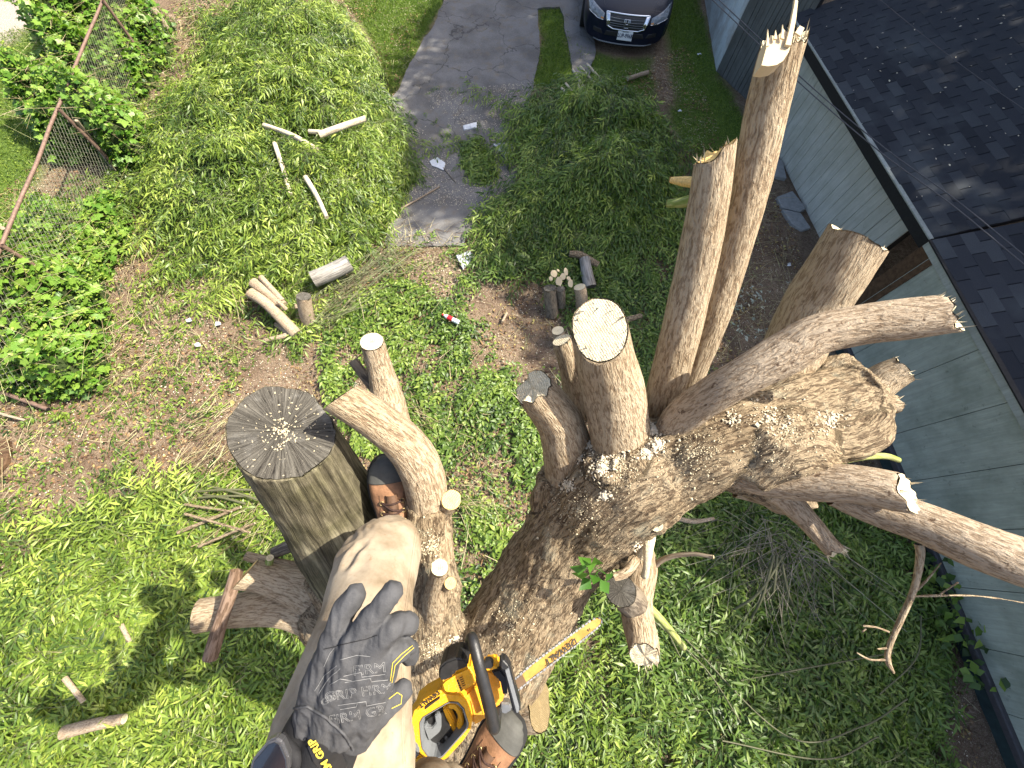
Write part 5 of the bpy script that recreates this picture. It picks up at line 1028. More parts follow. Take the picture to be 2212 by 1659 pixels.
strapp = [hitpx(bcf, u, v, .001) for u, v in ((668, 1608), (690, 1590), (715, 1592), (738, 1618), (752, 1650), (740, 1668), (706, 1670), (680, 1640))]
if all(q is not None for q in strapp): prism('cuff_tab', (np.array(strapp), np.array(strapp)-AX*.0035), M_blk, cuff, .001)
xd = norm(P(676, 1590, .5)-P(722, 1666, .5)); textmesh('lettering', 'FIRM GRIP', .0125, np.array(hitpx(bcf, 703, 1630, 0))-AX*.0062, xd, np.cross(-AX, xd), M_yel, cuff, .0004, 1.0, .0003)
line_on('piping', [(637, 1530), (665, 1524), (705, 1548), (745, 1585), (764, 1618)], bvh(glove), .0016, M_glove, glove, .0012)
blg = bvh(bpy.data.objects['trousers'])
for pts in ([(902, 1150), (890, 1235), (878, 1330), (872, 1450), (872, 1560), (876, 1650)], [(897, 1150), (885, 1235), (873, 1330), (867, 1450), (867, 1560), (871, 1650)]): line_on('side_seam', pts, blg, .0011, M_khaki, per, .0004, k=14)
# watch
watch = empty('watch', P(584, 1640, .5), 'smartwatch with a dark glass face on the left wrist', 'watch')
wp = [(542, 1662), (548, 1636), (584, 1594), (600, 1588), (614, 1596), (628, 1630), (630, 1655), (600, 1700), (570, 1712), (550, 1690)]
for o in (prism('watch_case', (np.array([P(u, v, .485) for u, v in wp])+AX*.006, np.array([P(u, v, .485) for u, v in wp])-AX*.004), plain('aluminium_dark', (.20, .20, .21), .3, .5, metal=.8, var=.05), watch, .002, 2),): pass
ctr = np.mean([P(u, v, .485) for u, v in wp], 0); sc_ = [ctr+(P(u, v, .485)-ctr)*.86-AX*.004 for u, v in wp]
prism('watch_screen', (np.array(sc_), np.array(sc_)-AX*.0012), plain('watch_glass', (.01, .012, .018), .06, .8, var=.02, bump=0), watch, .0006)
V, Q, g, VV, p, t = tube_arrays([(*P(605, 1592, .50), .007), (*P(640, 1640, .492), .007), (*P(625, 1700, .50), .007)], .004, 10, 0, 0); mk('watch_strap', V, Q, M_cuff, watch, True)
# boots
def boot(label, toe, heel, up, width, shaft, parent):
    b = empty('boot', heel, label); b.parent = parent; b.location = Vector(tuple(heel))-parent.location
    f = norm(toe-heel); L_ = np.linalg.norm(toe-heel); u_ = norm(up-(up@f)*f); s_ = np.cross(f, u_)
    prof = [(0, .55, .30), (.04, .66, .40), (.15, .70, .52), (.3, .68, .60), (.42, .72, .56), (.55, .84, .46), (.68, .98, .38), (.80, 1.0, .33), (.9, .88, .28), (.96, .66, .22), (.995, .3, .13)]
    def sect(k0, k1, grow, zlo, zcut=None, m=22):
        V = []; 
        ts = np.linspace(k0, k1, 26); pt = np.array([p_[0] for p_ in prof]); pw_ = np.interp(ts, pt, [p_[1] for p_ in prof]); phh = np.interp(ts, pt, [p_[2] for p_ in prof])
        for t_, w_, h_ in zip(ts, pw_, phh):
            hh = h_*width*1.15+grow; ww = w_*width*.5+grow
            for j in range(m+1):
                a = math.pi*j/m; x = math.cos(a)*ww*(1+.12*math.sin(a)); z = zlo+(hh-zlo if zcut is None else zcut-zlo)*math.sin(a)**.75
                V.append(heel+f*(t_*L_+(grow*1.2 if t_ > .98 else 0))+s_*x+u_*z)
        n_ = 26; Fc = [(i*(m+1)+j, i*(m+1)+j+1, (i+1)*(m+1)+j+1, (i+1)*(m+1)+j) for i in range(n_-1) for j in range(m)]
        Fc.append(tuple(range((n_-1)*(m+1), n_*(m+1)))); Fc.append(tuple(range(m, -1, -1))); return np.array(V), Fc
    V, Fc = sect(0, .995, 0, 0.0); up_ = mk('upper', V, Fc, M_leather, b, True)
    V, Fc = sect(.81, .995, .0028, -.002); mk('toe_cap', V, Fc, M_rubber, b, True)
    pts_ = []
    for t_ in np.linspace(0, 1, 22): pts_.append((t_, np.interp(t_, [p_[0] for p_ in prof], [p_[1] for p_ in prof])))
    lo = [heel+f*(t_*L_*1.01-.004)+s_*(w_*width*.5+.007) for t_, w_ in pts_]+[heel+f*(t_*L_*1.01-.004)-s_*(w_*width*.5+.007) for t_, w_ in pts_[::-1]]
    prism('sole', (np.array(lo)-u_*.028, np.array(lo)+u_*.006), M_sole, b, .003)
    # padded tongue, laces and eyelets over the instep
    bb_ = bvh(up_); hit = lambda t_, x: bb_.ray_cast(Vector(heel+f*t_*L_+s_*x+u_*.3), Vector(-u_))[0]
    rows = [.66, .58, .50, .43, .36]
    tg = [hit(t_, 0) for t_ in np.linspace(.30, .72, 8)]; tgp = [np.array(q)+u_*.000 for q in tg if q is not None]
    if len(tgp) > 3:
        V, Q, g, VV, p, t = tube_arrays([(*q, .016) for q in tgp], .006, 14, .05, 3); mk('tongue', V, Q, M_leather2, b, True)
    pr2 = None
    for i, t_ in enumerate(rows):
        row = []
        for x in (-1, 1):
            h_ = hit(t_, x*.027)
            if h_ is None: continue
            c = np.array(h_)+u_*.004; row.append(c); k = np.linspace(0, 2*np.pi, 13)[:-1]; ringp = [(*(c+f*math.cos(a)*.0055+s_*math.sin(a)*.0055), .0017) for a in k]+[(*(c+f*.0055), .0017)]
            V, Q, g, VV, p, t = tube_arrays(ringp, .003, 6, 0, 0); mk('eyelet', V, Q, M_brass, b, True)
        if len(row) == 2:
            m_ = (row[0]+row[1])/2+u_*.016
            V, Q, g, VV, p, t = tube_arrays([(*row[0], .003), (*m_, .0032), (*row[1], .003)], .004, 8, .1, i); mk('lace', V, Q, M_lace, b, True)
            if pr2: 
                V, Q, g, VV, p, t = tube_arrays([(*pr2[0], .003), (*((pr2[0]+row[1])/2+u_*.019), .0032), (*row[1], .003)], .004, 8, .1, i); mk('lace', V, Q, M_lace, b, True)
            pr2 = row
    # seams beside the laces, shaft
    for x in (-.036, .036):
        q = [hit(t_, x*(1 if t_ < .6 else .9)) for t_ in np.linspace(.3, .72, 9)]; q = [np.array(a)+u_*.0006 for a in q if a is not None]
        if len(q) > 3: strand('seam', q, .0011, M_brass if False else M_leather2, b, 5, .01)
    V, Q, g, VV, p, t = tube_arrays(shaft, .008, 24, .05, 2); so_ = mk('shaft', V, Q, M_leather2, b, True); capmesh(VV[-1], 'shaft_lining', M_sole, so_, 1.0, -.004)
    return b
upv = norm(norm(C0-P(850, 1080, 1.1))*.9+np.array([0, .0, 1])*.5)
tL, hL_ = P(838, 984, 1.13), P(868, 1215, 1.20)
boot('brown leather left boot with a black scuffed toe cap, wedged between the limbs', tL, hL_, upv, .118, [(*P(862, 1170, 1.16), .058), (*P(860, 1165, 1.10), .054), (*P(858, 1165, 1.04), .048)], per)
tR, hR_ = P(1114, 1548, 1.10), P(975, 1740, 1.10)
boot('brown leather right boot with a grey rubber toe cap, standing in the crotch', tR, hR_, norm(np.array([0, .35, 1.])), .112, [(*P(985, 1715, 1.06), .058), (*P(972, 1718, 1.0), .056), (*P(960, 1735, .94), .053)], per)

# ------------------------------------------------------------------ chainsaw
saw = empty('chainsaw', P(1000, 1540, 1.0), 'yellow and black battery chainsaw resting in the crotch beside the right boot', 'chainsaw')
M_y = plain('saw_yellow', (.80, .42, .015), .42, .5, var=.06, sc=20, bump=.0003); M_o = plain('saw_orange_cover', (.72, .34, .02), .5, .4, var=.15, sc=120)
def dusty(name, col, rough):
    n = N(name); pos = n.new('ShaderNodeNewGeometry').outputs['Position']; a = n.noise(pos, 40, 5, .7); b = n.noise(pos, 420, 3, .7); d = n.noise(pos, 900, 2, .6)
    c = n.mix(col, tuple(x*.6 for x in col), n.ramp(a, [(.5, 0.0), (.72, .6)])); c = n.mix(c, (.55, .47, .33), n.ramp(b, [(.60, 0.0), (.66, .75)])); c = n.mix(c, (.03, .025, .02), n.ramp(n.noise(pos, 70, 5, .8), [(.62, 0.0), (.72, .6)]))
    return n.prin(c, n.ramp(a, [(.3, rough), (.8, min(1, rough+.3))]), .45, n.bump(d, .0003))
M_y = dusty('saw_yellow_used', (.74, .38, .012), .42); M_o = dusty('saw_orange_used', (.62, .29, .02), .55); M_blk = plain('plastic_black_used', (.020, .020, .021), .42, .5, var=.3, sc=60); M_rubber = dusty('rubber_scuffed', (.075, .074, .066), .7)
M_bar = plain('bar_yellow', (.40, .225, .045), .4, .5, var=.25, sc=30, metal=.1); M_steel = plain('chain_steel', (.35, .34, .32), .4, .5, metal=.8, var=.15)
M_ink = plain('ink_dark', (.03, .025, .02), .6, .3)
q_ = lambda x, y: (822.9+.17857*x, 1362.7+.17857*y)
def plate(name, pts, z, th, mat, parent, bev=.004, seg=2, zs=None, raw=False):
    a = np.array([P(*(p if raw else q_(*p)), z if zs is None else zs[i]) for i, p in enumerate(pts)]); return prism(name, (a+AX*th, a), mat, parent, bev, seg, False)
def ringplate(name, outer, inner, z, th, mat, parent, bev=.004):
    """plate with an opening: quads between the outer outline and the resampled inner outline"""
    def res(pl, k, st):
        p_ = np.array(pl, float); c_ = p_.mean(0); an = np.linspace(0, 2*np.pi, k, endpoint=False)+st; out = []
        for a in an:
            d = np.array([math.cos(a), math.sin(a)]); best = None
            for i in range(len(p_)):
                e0 = p_[i]; e1 = p_[(i+1) % len(p_)]; M2 = np.array([[d[0], e0[0]-e1[0]], [d[1], e0[1]-e1[1]]])
                if abs(np.linalg.det(M2)) < 1e-9: continue
                s_ = np.linalg.solve(M2, e0-CEN)
                if s_[0] > 0 and -1e-9 <= s_[1] <= 1+1e-9 and (best is None or s_[0] > best): best = s_[0]
            out.append(CEN+d*best)
        return out
    CEN = np.array(inner, float).mean(0); k = 72; O = res(outer, k, .01); I = res(inner, k, .01); bm = bmesh.new(); L4 = []
    for pl, zz, off in ((O, z+.004, 0), (O, z, 0), (I, z, 0), (I, z, th), (O, z, th)):
        L4.append([bm.verts.new(P(*q_(*p_), zz)+AX*off) for p_ in pl])
    # rounded profile: shrink the front outer loop a little
    for a, b in zip(L4[1], O): a.co = Vector(P(*q_(*(CEN+(np.array(b)-CEN)*.965)), z))
    for a, b in ((0, 1), (1, 2), (2, 3), (3, 4), (4, 0)):
        for j in range(k): bm.faces.new((L4[a][j], L4[a][(j+1) % k], L4[b][(j+1) % k], L4[b][j]))
    bmesh.ops.recalc_face_normals(bm, faces=bm.faces[:]); me = bpy.data.meshes.new(name); bm.to_mesh(me); bm.free(); me.materials.append(mat); return link(name, me, parent)
outer = [(300, 1130), (370, 1040), (400, 930), (520, 830), (700, 735), (780, 748), (960, 770), (1040, 830), (1075, 930), (1105, 1080), (1090, 1180), (1000, 1320), (800, 1540), (690, 1600), (600, 1600), (500, 1530), (440, 1440), (400, 1350), (335, 1345), (292, 1260)]
hole = [(470, 1290), (460, 1110), (500, 1040), (820, 850), (930, 855), (1005, 930), (1065, 1120), (1050, 1190), (740, 1540), (640, 1570), (560, 1530), (490, 1430)]
cen_ = np.array(hole, float).mean(0); hole2 = [tuple(cen_+(np.array(p)-cen_)*.93) for p in hole]
ringplate('rear_housing', outer, hole, .93, .05, M_y, saw); rg = ringplate('rubber_rim', hole, hole2, .928, .05, M_gry, saw)
plate('battery_bay', hole, 1.0, .03, M_blk, saw, .002)
plate('battery', [(480, 1100), (620, 1010), (760, 960), (900, 1240), (690, 1440), (560, 1380), (500, 1260)], .965, .035, M_blk, saw)
plate('battery_latch', [(510, 1150), (545, 1120), (562, 1172), (615, 1178), (662, 1120), (645, 1025), (690, 1003), (722, 1060), (725, 1200), (700, 1240), (577, 1340)], .955, .012, M_gry, saw, .002)
plate('trigger_handle', [(800, 885), (900, 880), (965, 950), (1003, 1100), (985, 1190), (935, 1215), (905, 1150), (935, 1090), (920, 1000), (860, 945), (815, 960)], .95, .02, M_y, saw, .003)
plate('throttle_trigger', [(735, 950), (790, 915), (880, 1080), (940, 1230), (880, 1260), (800, 1130)], .968, .02, M_y, saw, .003)
for k in range(5): plate('battery_rib', [(640+k*42, 1400-k*34), (665+k*42, 1380-k*34), (690+k*42, 1430-k*34), (664+k*42, 1452-k*34)], .962, .01, M_gry if k % 2 else M_blk, saw, .001)
plate('rear_hump', [(430, 965), (500, 850), (660, 750), (720, 715), (745, 760), (600, 850), (470, 960), (440, 1000)], .915, .03, M_y, saw, .005, 3)
plate('side_vent', [(520, 940), (560, 900), (700, 810), (712, 822), (600, 905), (535, 955)], .913, .006, M_ink, saw, .0005)
plate('motor_housing', [(715, 640), (750, 755), (910, 775), (1010, 735), (1165, 650), (1140, 520), (1060, 425), (900, 495), (760, 590)], .885, .06, M_y, saw, .008, 3)
plate('motor_cap', [(690, 530), (705, 450), (780, 375), (900, 330), (990, 340), (1050, 385), (1062, 430), (985, 470), (880, 510), (878, 560), (745, 622), (705, 600)], .872, .06, M_blk, saw, .010, 3)
plate('warning_label', [(888, 572), (985, 528), (1030, 688), (925, 752)], .8845, .0008, M_o, saw, .0002)
for k in range(5): plate('label_mark', [(915+k*11, 600+k*28), (935+k*11, 592+k*28), (942+k*11, 612+k*28), (922+k*11, 620+k*28)], .8838, .0005, M_ink, saw, 0); plate('label_line', [(948+k*9, 570+k*24), (985+k*9, 553+k*24), (988+k*9, 561+k*24), (951+k*9, 578+k*24)], .8838, .0005, M_ink, saw, 0)
plate('body_cover', [(985, 790), (1080, 700), (1165, 640), (1250, 470), (1330, 480), (1450, 560), (1500, 780), (1460, 900), (1370, 960), (1230, 1110), (1105, 1170), (1100, 1060), (1060, 870)], .945, .06, M_o, saw, .006, 2)
plate('body_ridge', [(1120, 690), (1165, 665), (1200, 790), (1255, 1020), (1235, 1040), (1190, 900)], .925, .03, M_y, saw, .004)
plate('oil_housing', [(1250, 440), (1380, 400), (1425, 420), (1430, 470), (1330, 500), (1260, 500)], .905, .04, M_y, saw, .005)
ck_ = np.linspace(0, 2*np.pi, 17)[:-1]; plate('oil_cap', [(1300+62*math.cos(a), 415+55*math.sin(a)) for a in ck_], .892, .016, M_blk, saw, .003)
plate('bar_mount', [(1440, 870), (1560, 880), (1590, 960), (1500, 1020), (1440, 980)], .955, .02, M_steel, saw, .003)
plate('hand_guard', [(1430, 365), (1478, 348), (1560, 430), (1605, 610), (1692, 930), (1690, 1000), (1640, 1032), (1600, 1000), (1530, 720), (1500, 500), (1435, 470)], .87, .03, M_blk, saw, .007, 3)
plate('guard_face', [(1500, 480), (1545, 450), (1585, 610), (1672, 930), (1668, 985), (1640, 1000), (1565, 720)], .8685, .004, M_gry, saw, .001)
plate('guard_arm', [(1330, 490), (1440, 460), (1520, 560), (1530, 800), (1480, 800), (1440, 610), (1380, 570)], .905, .03, M_blk, saw, .004)
V, Q, g, VV, p, t = tube_arrays([(*P(*q_(1075, 215), .93), .0112), (*P(*q_(1078, 110), .89), .0112), (*P(*q_(1105, 90), .865), .0115), (*P(*q_(1145, 230), .85), .012), (*P(*q_(1195, 450), .84), .012), (*P(*q_(1290, 800), .845), .0125), (*P(*q_(1352, 1080), .86), .0135), (*P(*q_(1372, 1165), .87), .0135), (*P(*q_(1395, 1100), .92), .011), (*P(*q_(1420, 960), .95), .009)], .004, 24, 0, 0)
fh = mk('front_handle', V, Q, M_blk, saw, True)
for k in range(26):
    t_ = k/25; c = np.array(P(*q_(1218+t_*150, 540+t_*610), .842+.022*t_)); a = norm(P(*q_(1352, 1080), .86)-P(*q_(1195, 450), .84)); s1 = norm(np.cross(a, AX)); s2 = np.cross(a, s1); kk = np.linspace(0, 2*np.pi, 17); strand('grip_rib', [c+s1*math.cos(x)*.0128+s2*math.sin(x)*.0128 for x in kk], .0009, M_blk, fh, 5, .004) if k % 1 == 0 else None
bar = [(1104, 1478), (1150, 1437), (1200, 1399), (1250, 1362), (1278, 1342), (1290, 1336), (1298, 1339), (1297, 1347), (1286, 1357), (1250, 1386), (1200, 1425), (1150, 1463), (1114, 1492)]
zb = [.955, .975, 1.0, 1.03, 1.045, 1.05, 1.055, 1.055, 1.045, 1.03, 1.0, .975, .955]
gb = plate('guide_bar', bar, 1, .004, M_bar, saw, .0008, 1, zs=zb, raw=True)
plate('bar_stripe', [(1104, 1478), (1128, 1457), (1137, 1474), (1114, 1492)], 1, .001, plain('bar_brown', (.10, .06, .03), .5, .3), gb, 0, 1, zs=[.953, .965, .965, .953], raw=True)
V = []; Fc = []
ce = [np.array(P(u, v, z)) for (u, v), z in zip(bar, zb)]
for i in range(len(ce)-1):
    a, b = ce[i], ce[i+1]; k = max(1, int(np.linalg.norm(b-a)/.009))
    for j in range(k):
        c = a+(b-a)*(j+.5)/k; d = norm(b-a); o_ = norm(np.cross(d, AX)); o_ = o_ if (c-np.mean(ce, 0))@o_ > 0 else -o_; m = len(V); c = c+o_*.002+AX*.002; hgt = .0038 if j % 2 else .0025
        for sx, sy, sz in ((-1, -.5, -1), (1, -.5, -1), (1, 1, -1), (-1, 1.0, -1), (-1, -.5, 1), (1, -.5, 1), (1, .4, 1), (-1, 1.2, 1)): V.append(c+d*sx*.0036+o_*sy*hgt+AX*sz*.0028)
        Fc += [(m, m+1, m+2, m+3), (m+4, m+5, m+6, m+7), (m, m+1, m+5, m+4), (m+1, m+2, m+6, m+5), (m+2, m+3, m+7, m+6), (m+3, m, m+4, m+7)]
tag(mk('saw_chain', V, Fc, M_steel, saw), kind='stuff')
c = (np.array(P(1178, 1432, .985))+np.array(P(1245, 1382, 1.02)))/2; xd = norm(P(1160, 1445, .98)-P(1260, 1370, 1.03)); yd = np.cross(-AX, xd)
textmesh('lettering', 'DEWALT', .022, c-AX*.0026, xd, yd, M_ink, gb, .0003, 1.05, .0006)
textmesh('lettering', '16', .011, np.array(P(1272, 1359, 1.04))-AX*.0026, xd, yd, M_ink, gb, .0003)
xd2 = norm(P(*q_(470, 915), .915)-P(*q_(705, 735), .915)); textmesh('lettering', 'DEWALT', .013, P(*q_(585, 828), .9135), xd2, np.cross(-AX, xd2), M_ink, saw, .0004, 1.05, .0004)
plate('rear_pad', [(340, 1400), (400, 1352), (455, 1410), (465, 1500), (395, 1590), (360, 1500)], .925, .03, M_gry, saw, .004)
plate('rear_foot', [(385, 1560), (480, 1500), (560, 1600), (480, 1605), (395, 1640)], .93, .03, M_y, saw, .004)
# ------------------------------------------------------------------ parked car
car = empty('car', (0, 0, 0), 'dark blue-black sedan parked nose towards the viewer at the top edge', 'car')
cc_ = G(1352, 80, .42); yaw = math.radians(-3); cf = np.array([math.sin(yaw)*-1, math.cos(yaw), 0]); cs_ = np.array([cf[1], -cf[0], 0]); co0 = np.array([cc_[0], cc_[1]+.16, 0])-cs_*.02
car.location = tuple(co0)
def CW(x, y, z): return co0+cs_*x+cf*y+np.array([0, 0, z])
n = N('car_paint'); pos = n.new('ShaderNodeNewGeometry').outputs['Position']
M_car = n.prin((.006, .009, .020), .3, .25, None, 0.0, **{'Coat Weight': .12, 'Coat Roughness': .05})
M_chrome = plain('chrome', (.75, .76, .78), .12, .6, metal=1.0, var=.03, bump=0); M_lens = plain('headlight_glass', (.22, .24, .26), .08, .8, var=.3, sc=18, bump=0)
M_glass = plain('car_glass', (.012, .014, .016), .05, .8, var=.02, bump=0); M_tyre = plain('tyre', (.02, .02, .02), .85, .2); M_amber = plain('amber_lens', (.5, .2, .04), .2, .6); M_white = plain('plate_white', (.70, .72, .72), .5, .4, var=.05); M_wtxt = plain('plate_ink', (.02, .03, .07), .6, .3)
st_ = [(-.01, .50, .56, .50), (.0, .60, .61, .55), (.05, .72, .68, .60), (.14, .81, .735, .645), (.32, .875, .79, .69), (.6, .91, .845, .735), (.95, .925, .90, .78), (1.3, .925, .955, .83), (2.5, .93, .98, .86), (4.1, .925, 1.0, .87), (4.6, .88, .97, .82), (4.85, .78, .88, .7)]
V = []; 
def sec(w_, zt, zb_): return [(0, zt), (.3*w_, zt-.002), (.58*w_, zt-.012), (.8*w_, zt-.028), (.93*w_, (zt+zb_)/2+.005), (w_, zb_-.04), (w_*1.005, .48), (w_*.99, .30), (w_*.93, .20), (.5*w_, .17), (0, .17)]
for y, w_, zt, zb_ in st_:
    h_ = sec(w_, zt, zb_); full = h_+[(-x, z) for x, z in h_[-2:0:-1]]; V += [CW(x, y+(.10*(abs(x)/.7)**2 if y < .1 else 0), z) for x, z in full]
m = 20; ns = len(st_); Fc = [(i*m+j, i*m+(j+1) % m, (i+1)*m+(j+1) % m, (i+1)*m+j) for i in range(ns-1) for j in range(m)]+[tuple(range(m-1, -1, -1)), tuple(range((ns-1)*m, ns*m))]
bm = bmesh.new(); vv_ = [bm.verts.new(p) for p in V]
for f in Fc: bm.faces.new([vv_[i] for i in f])
bmesh.ops.recalc_face_normals(bm, faces=bm.faces[:]); me = bpy.data.meshes.new('body'); bm.to_mesh(me); bm.free()
t_ = bpy.data.objects.new('work', me); COL.objects.link(t_); sm_ = t_.modifiers.new('s', 'SUBSURF'); sm_.levels = 3; dg = bpy.context.evaluated_depsgraph_get(); m2 = bpy.data.meshes.new_from_object(t_.evaluated_get(dg)); bpy.data.objects.remove(t_)
m2.materials.clear(); m2.materials.append(M_car); m2.polygons.foreach_set('use_smooth', np.ones(len(m2.polygons), bool)); m2.name = 'body'; cb_ = link('body', m2, car); bc = bvh(cb_)
def onfront(x, z, off=.004):
    h_ = bc.ray_cast(Vector(CW(x, -1.5, z)), Vector(cf)); return np.array(h_[0])+(-cf)*off if h_[0] is not None else CW(x, 0.1, z)
def ontop(x, y, off=.004):
    h_ = bc.ray_cast(Vector(CW(x, y, 3)), Vector((0, 0, -1))); return np.array(h_[0])+np.array([0, 0, off]) if h_[0] is not None else CW(x, y, .8)
def patch(name, pts, fn, mat, parent, off=.004, k=5):
    """thin shell that follows the body: outline resampled, fan grid to the centre"""
    q = []
    for i in range(len(pts)):
        for t in np.linspace(0, 1, k, endpoint=False): q.append(np.array(pts[i])*(1-t)+np.array(pts[(i+1) % len(pts)])*t)
    q = np.array(q); c = q.mean(0); V = []; nq = len(q)
    for f_, o_ in ((1, off*.1), (.96, off), (.7, off), (.4, off)): V += [fn(*(c+(p_-c)*f_), o_) for p_ in q]
    V.append(fn(*c, off)); Fc = [(a*nq+j, a*nq+(j+1) % nq, (a+1)*nq+(j+1) % nq, (a+1)*nq+j) for a in range(3) for j in range(nq)]+[(3*nq+j, 3*nq+(j+1) % nq, 4*nq) for j in range(nq)]
    return mk(name, V, Fc, mat, parent, True)
gr = patch('grille', [(-.42, .675), (.42, .675), (.37, .50), (.25, .455), (-.25, .455), (-.37, .50)], onfront, M_blk, car, .008)
def bar3(name, pts, fn, r, mat, parent, off=.006):
    q = []
    for i in range(len(pts)-1):
        for t in np.linspace(0, 1, 8, endpoint=False): q.append(fn(*(np.array(pts[i])*(1-t)+np.array(pts[i+1])*t), off))
    q.append(fn(*pts[-1], off)); return strand(name, q, r, mat, parent, 8, .03)
bar3('grille_frame', [(-.44, .688), (.44, .688), (.385, .49), (.26, .445), (-.26, .445), (-.385, .49), (-.44, .688)], onfront, .016, M_chrome, gr, .010)
for sx in (-1, 1): patch('grille_cheek', [(sx*.455, .69), (sx*.37, .68), (sx*.335, .53), (sx*.39, .49)], onfront, M_chrome, gr, .018)
for z in (.63, .59, .55, .51): bar3('grille_slat', [(-.36, z), (.36, z)], onfront, .006, M_gry, gr, .012)
for seg_ in ([(-.058, .635), (.058, .635), (.048, .50), (-.048, .50), (-.058, .635)], [(-.030, .63), (-.020, .505)], [(.030, .63), (.020, .505)], [(-.026, .568), (.026, .568)]): bar3('emblem', seg_, onfront, .0048, M_chrome, gr, .024)
for sx in (-1, 1):
    hl = patch('headlight', [(sx*.48, .66), (sx*.49, .56), (sx*.62, .575), (sx*.80, .66), (sx*.86, .755), (sx*.80, .765), (sx*.62, .715)], onfront, M_lens, car, .010)
    for q in ((.56, .625), (.70, .67)):
        c = onfront(sx*q[0], q[1], .016); V, Q, g, VV, p, t = tube_arrays([(*(c+cf*.02), .03), (*c, .034), (*(c-cf*.006), .034)], .01, 16, 0, 0); lp = mk('lamp', V, Q, M_chrome, hl, True)
    patch('marker_lens', [(sx*.485, .60), (sx*.5, .578), (sx*.55, .585), (sx*.54, .61)], onfront, M_amber, hl, .016)
    bar3('light_edge', [(sx*.49, .572), (sx*.62, .578), (sx*.8, .652)], onfront, .006, M_chrome, hl, .014)
    patch('fog_recess', [(sx*.45, .33), (sx*.66, .35), (sx*.66, .42), (sx*.5, .41)], onfront, M_blk, car, .003)
    bar3('hood_seam', [(sx*.50, .20), (sx*.62, .6), (sx*.70, 1.2)], ontop, .003, M_blk, car, .001)
patch('lower_intake', [(-.42, .32), (.42, .32), (.38, .40), (-.38, .40)], onfront, M_blk, car, .003)
bar3('lower_lip', [(-.62, .205), (-.3, .20), (.3, .20), (.62, .205)], onfront, .014, M_gry, car, .002)
for y0, r0 in ((.95, .33), (3.75, .33)):
    for sx in (-1, 1):
        c = CW(sx*.86, y0, r0); V, Q, g, VV, p, t = tube_arrays([(*(c-cs_*sx*.11), r0-.02), (*(c-cs_*sx*.1), r0), (*(c+cs_*sx*.065), r0), (*(c+cs_*sx*.08), r0-.02)], .03, 36, 0, 0); wh = mk('wheel', V, Q, M_tyre, car, True)
        V, Q, g, VV, p, t = tube_arrays([(*(c+cs_*sx*.05), .21), (*(c+cs_*sx*.078), .2), (*(c+cs_*sx*.07), .03)], .02, 24, 0, 0); mk('rim', V, Q, M_gry, wh, True)
    
gh = [(1.25, .70, .93), (1.95, .60, 1.40), (2.5, .58, 1.46), (3.3, .57, 1.42), (4.2, .66, .98)]
V = []; 
for y, w_, z in gh: V += [CW(-w_-.1*(z < 1.2), y, .88), CW(-w_, y, z-.03), CW(-w_*.7, y, z), CW(w_*.7, y, z), CW(w_, y, z-.03), CW(w_+.1*(z < 1.2), y, .88)]
mk('windows', V, [(i*6+j, i*6+j+1, (i+1)*6+j+1, (i+1)*6+j) for i in range(4) for j in range(5)], M_glass, car, True)
rp = [CW(x, y, z+.012) for x, y, z in ((-.5, 1.95, 1.41), (.5, 1.95, 1.41), (.5, 2.5, 1.46), (.47, 3.3, 1.43), (-.47, 3.3, 1.43), (-.5, 2.5, 1.46))]; prism('roof', (np.array(rp)-[0, 0, .01], np.array(rp)+[0, 0, .006]), M_car, car, .003)
for sx in (-1, 1): prism('mirror', ([CW(sx*(.92+a), 1.45+b, .98) for a, b in ((0, 0), (.18, .03), (.18, .12), (0, .1))], [CW(sx*(.92+a), 1.45+b, 1.08) for a, b in ((0, 0), (.16, .03), (.16, .12), (0, .1))]), M_car, car, .01)
pc = onfront(0.02, .36, .02); pz = norm(np.array([0, 0, 1])-cf*-.12)
pp = [pc+cs_*x+pz*z for x, z in ((-.155, -.078), (.155, -.078), (.155, .078), (-.155, .078))]; lp_ = prism('licence_plate', (np.array(pp), np.array(pp)-cf*.006), M_white, car, .002)
textmesh('lettering', 'LUP-9968', .095, pc-cf*.0075, cs_, pz, M_wtxt, lp_, .0008, .80, .0022)
textmesh('lettering', 'NEW YORK', .022, pc-cf*.0075+pz*.062, cs_, pz, M_wtxt, lp_, .0006, 1.1)

# ------------------------------------------------------------------ logs and sticks lying about
M_pale = barkmat('wood_pale', (.22, .17, .11), (.46, .39, .28), (.60, .53, .40), 60, .15, .004, .3)
def lg(name, pts, label, cat, mat=None, cmat=None, parent=None, group=None, **k):
    """pts: (u, v, height, radius in m)"""
    rows = [(*G(u, v, h), r) for u, v, h, r in pts]; o = limb(name, rows, None, mat or M_limb2, world=True, seg=20, step=.03, cmat=cmat or M_cutw, **k); a = rows[0][:3]
    # the near end gets its own sawn face as well
    V, Q, g, VV, p, t = tube_arrays(rows[:2], .05, 20, .05, k.get('sd', 0)); 
    capmesh(np.array(VV[0])[::-1], 'cut_face', cmat or M_cutw, o, .97, .003, -t[0]); return tag(o, label, cat, group)
lg('cut_log', [(570, 270, .72, .035), (630, 292, .70, .04), (684, 323, .68, .045)], 'bare pale log lying on the big brush pile, slanting down to the right', 'log', mat=M_pale, sd=51)
lg('cut_log', [(690, 292, .74, .055), (735, 275, .76, .05), (790, 256, .74, .045)], 'thickest pale log on the right side of the big brush pile', 'log', mat=M_pale, sd=52)
lg('cut_log', [(668, 284, .72, .035), (700, 286, .74, .035)], 'short pale log end touching the thickest log on the big brush pile', 'log', mat=M_pale, sd=53)
lg('cut_log', [(593, 310, .70, .035), (608, 355, .69, .035), (627, 420, .66, .03)], 'thin pale log lying steeply in the middle of the big brush pile', 'log', mat=M_pale, sd=54)
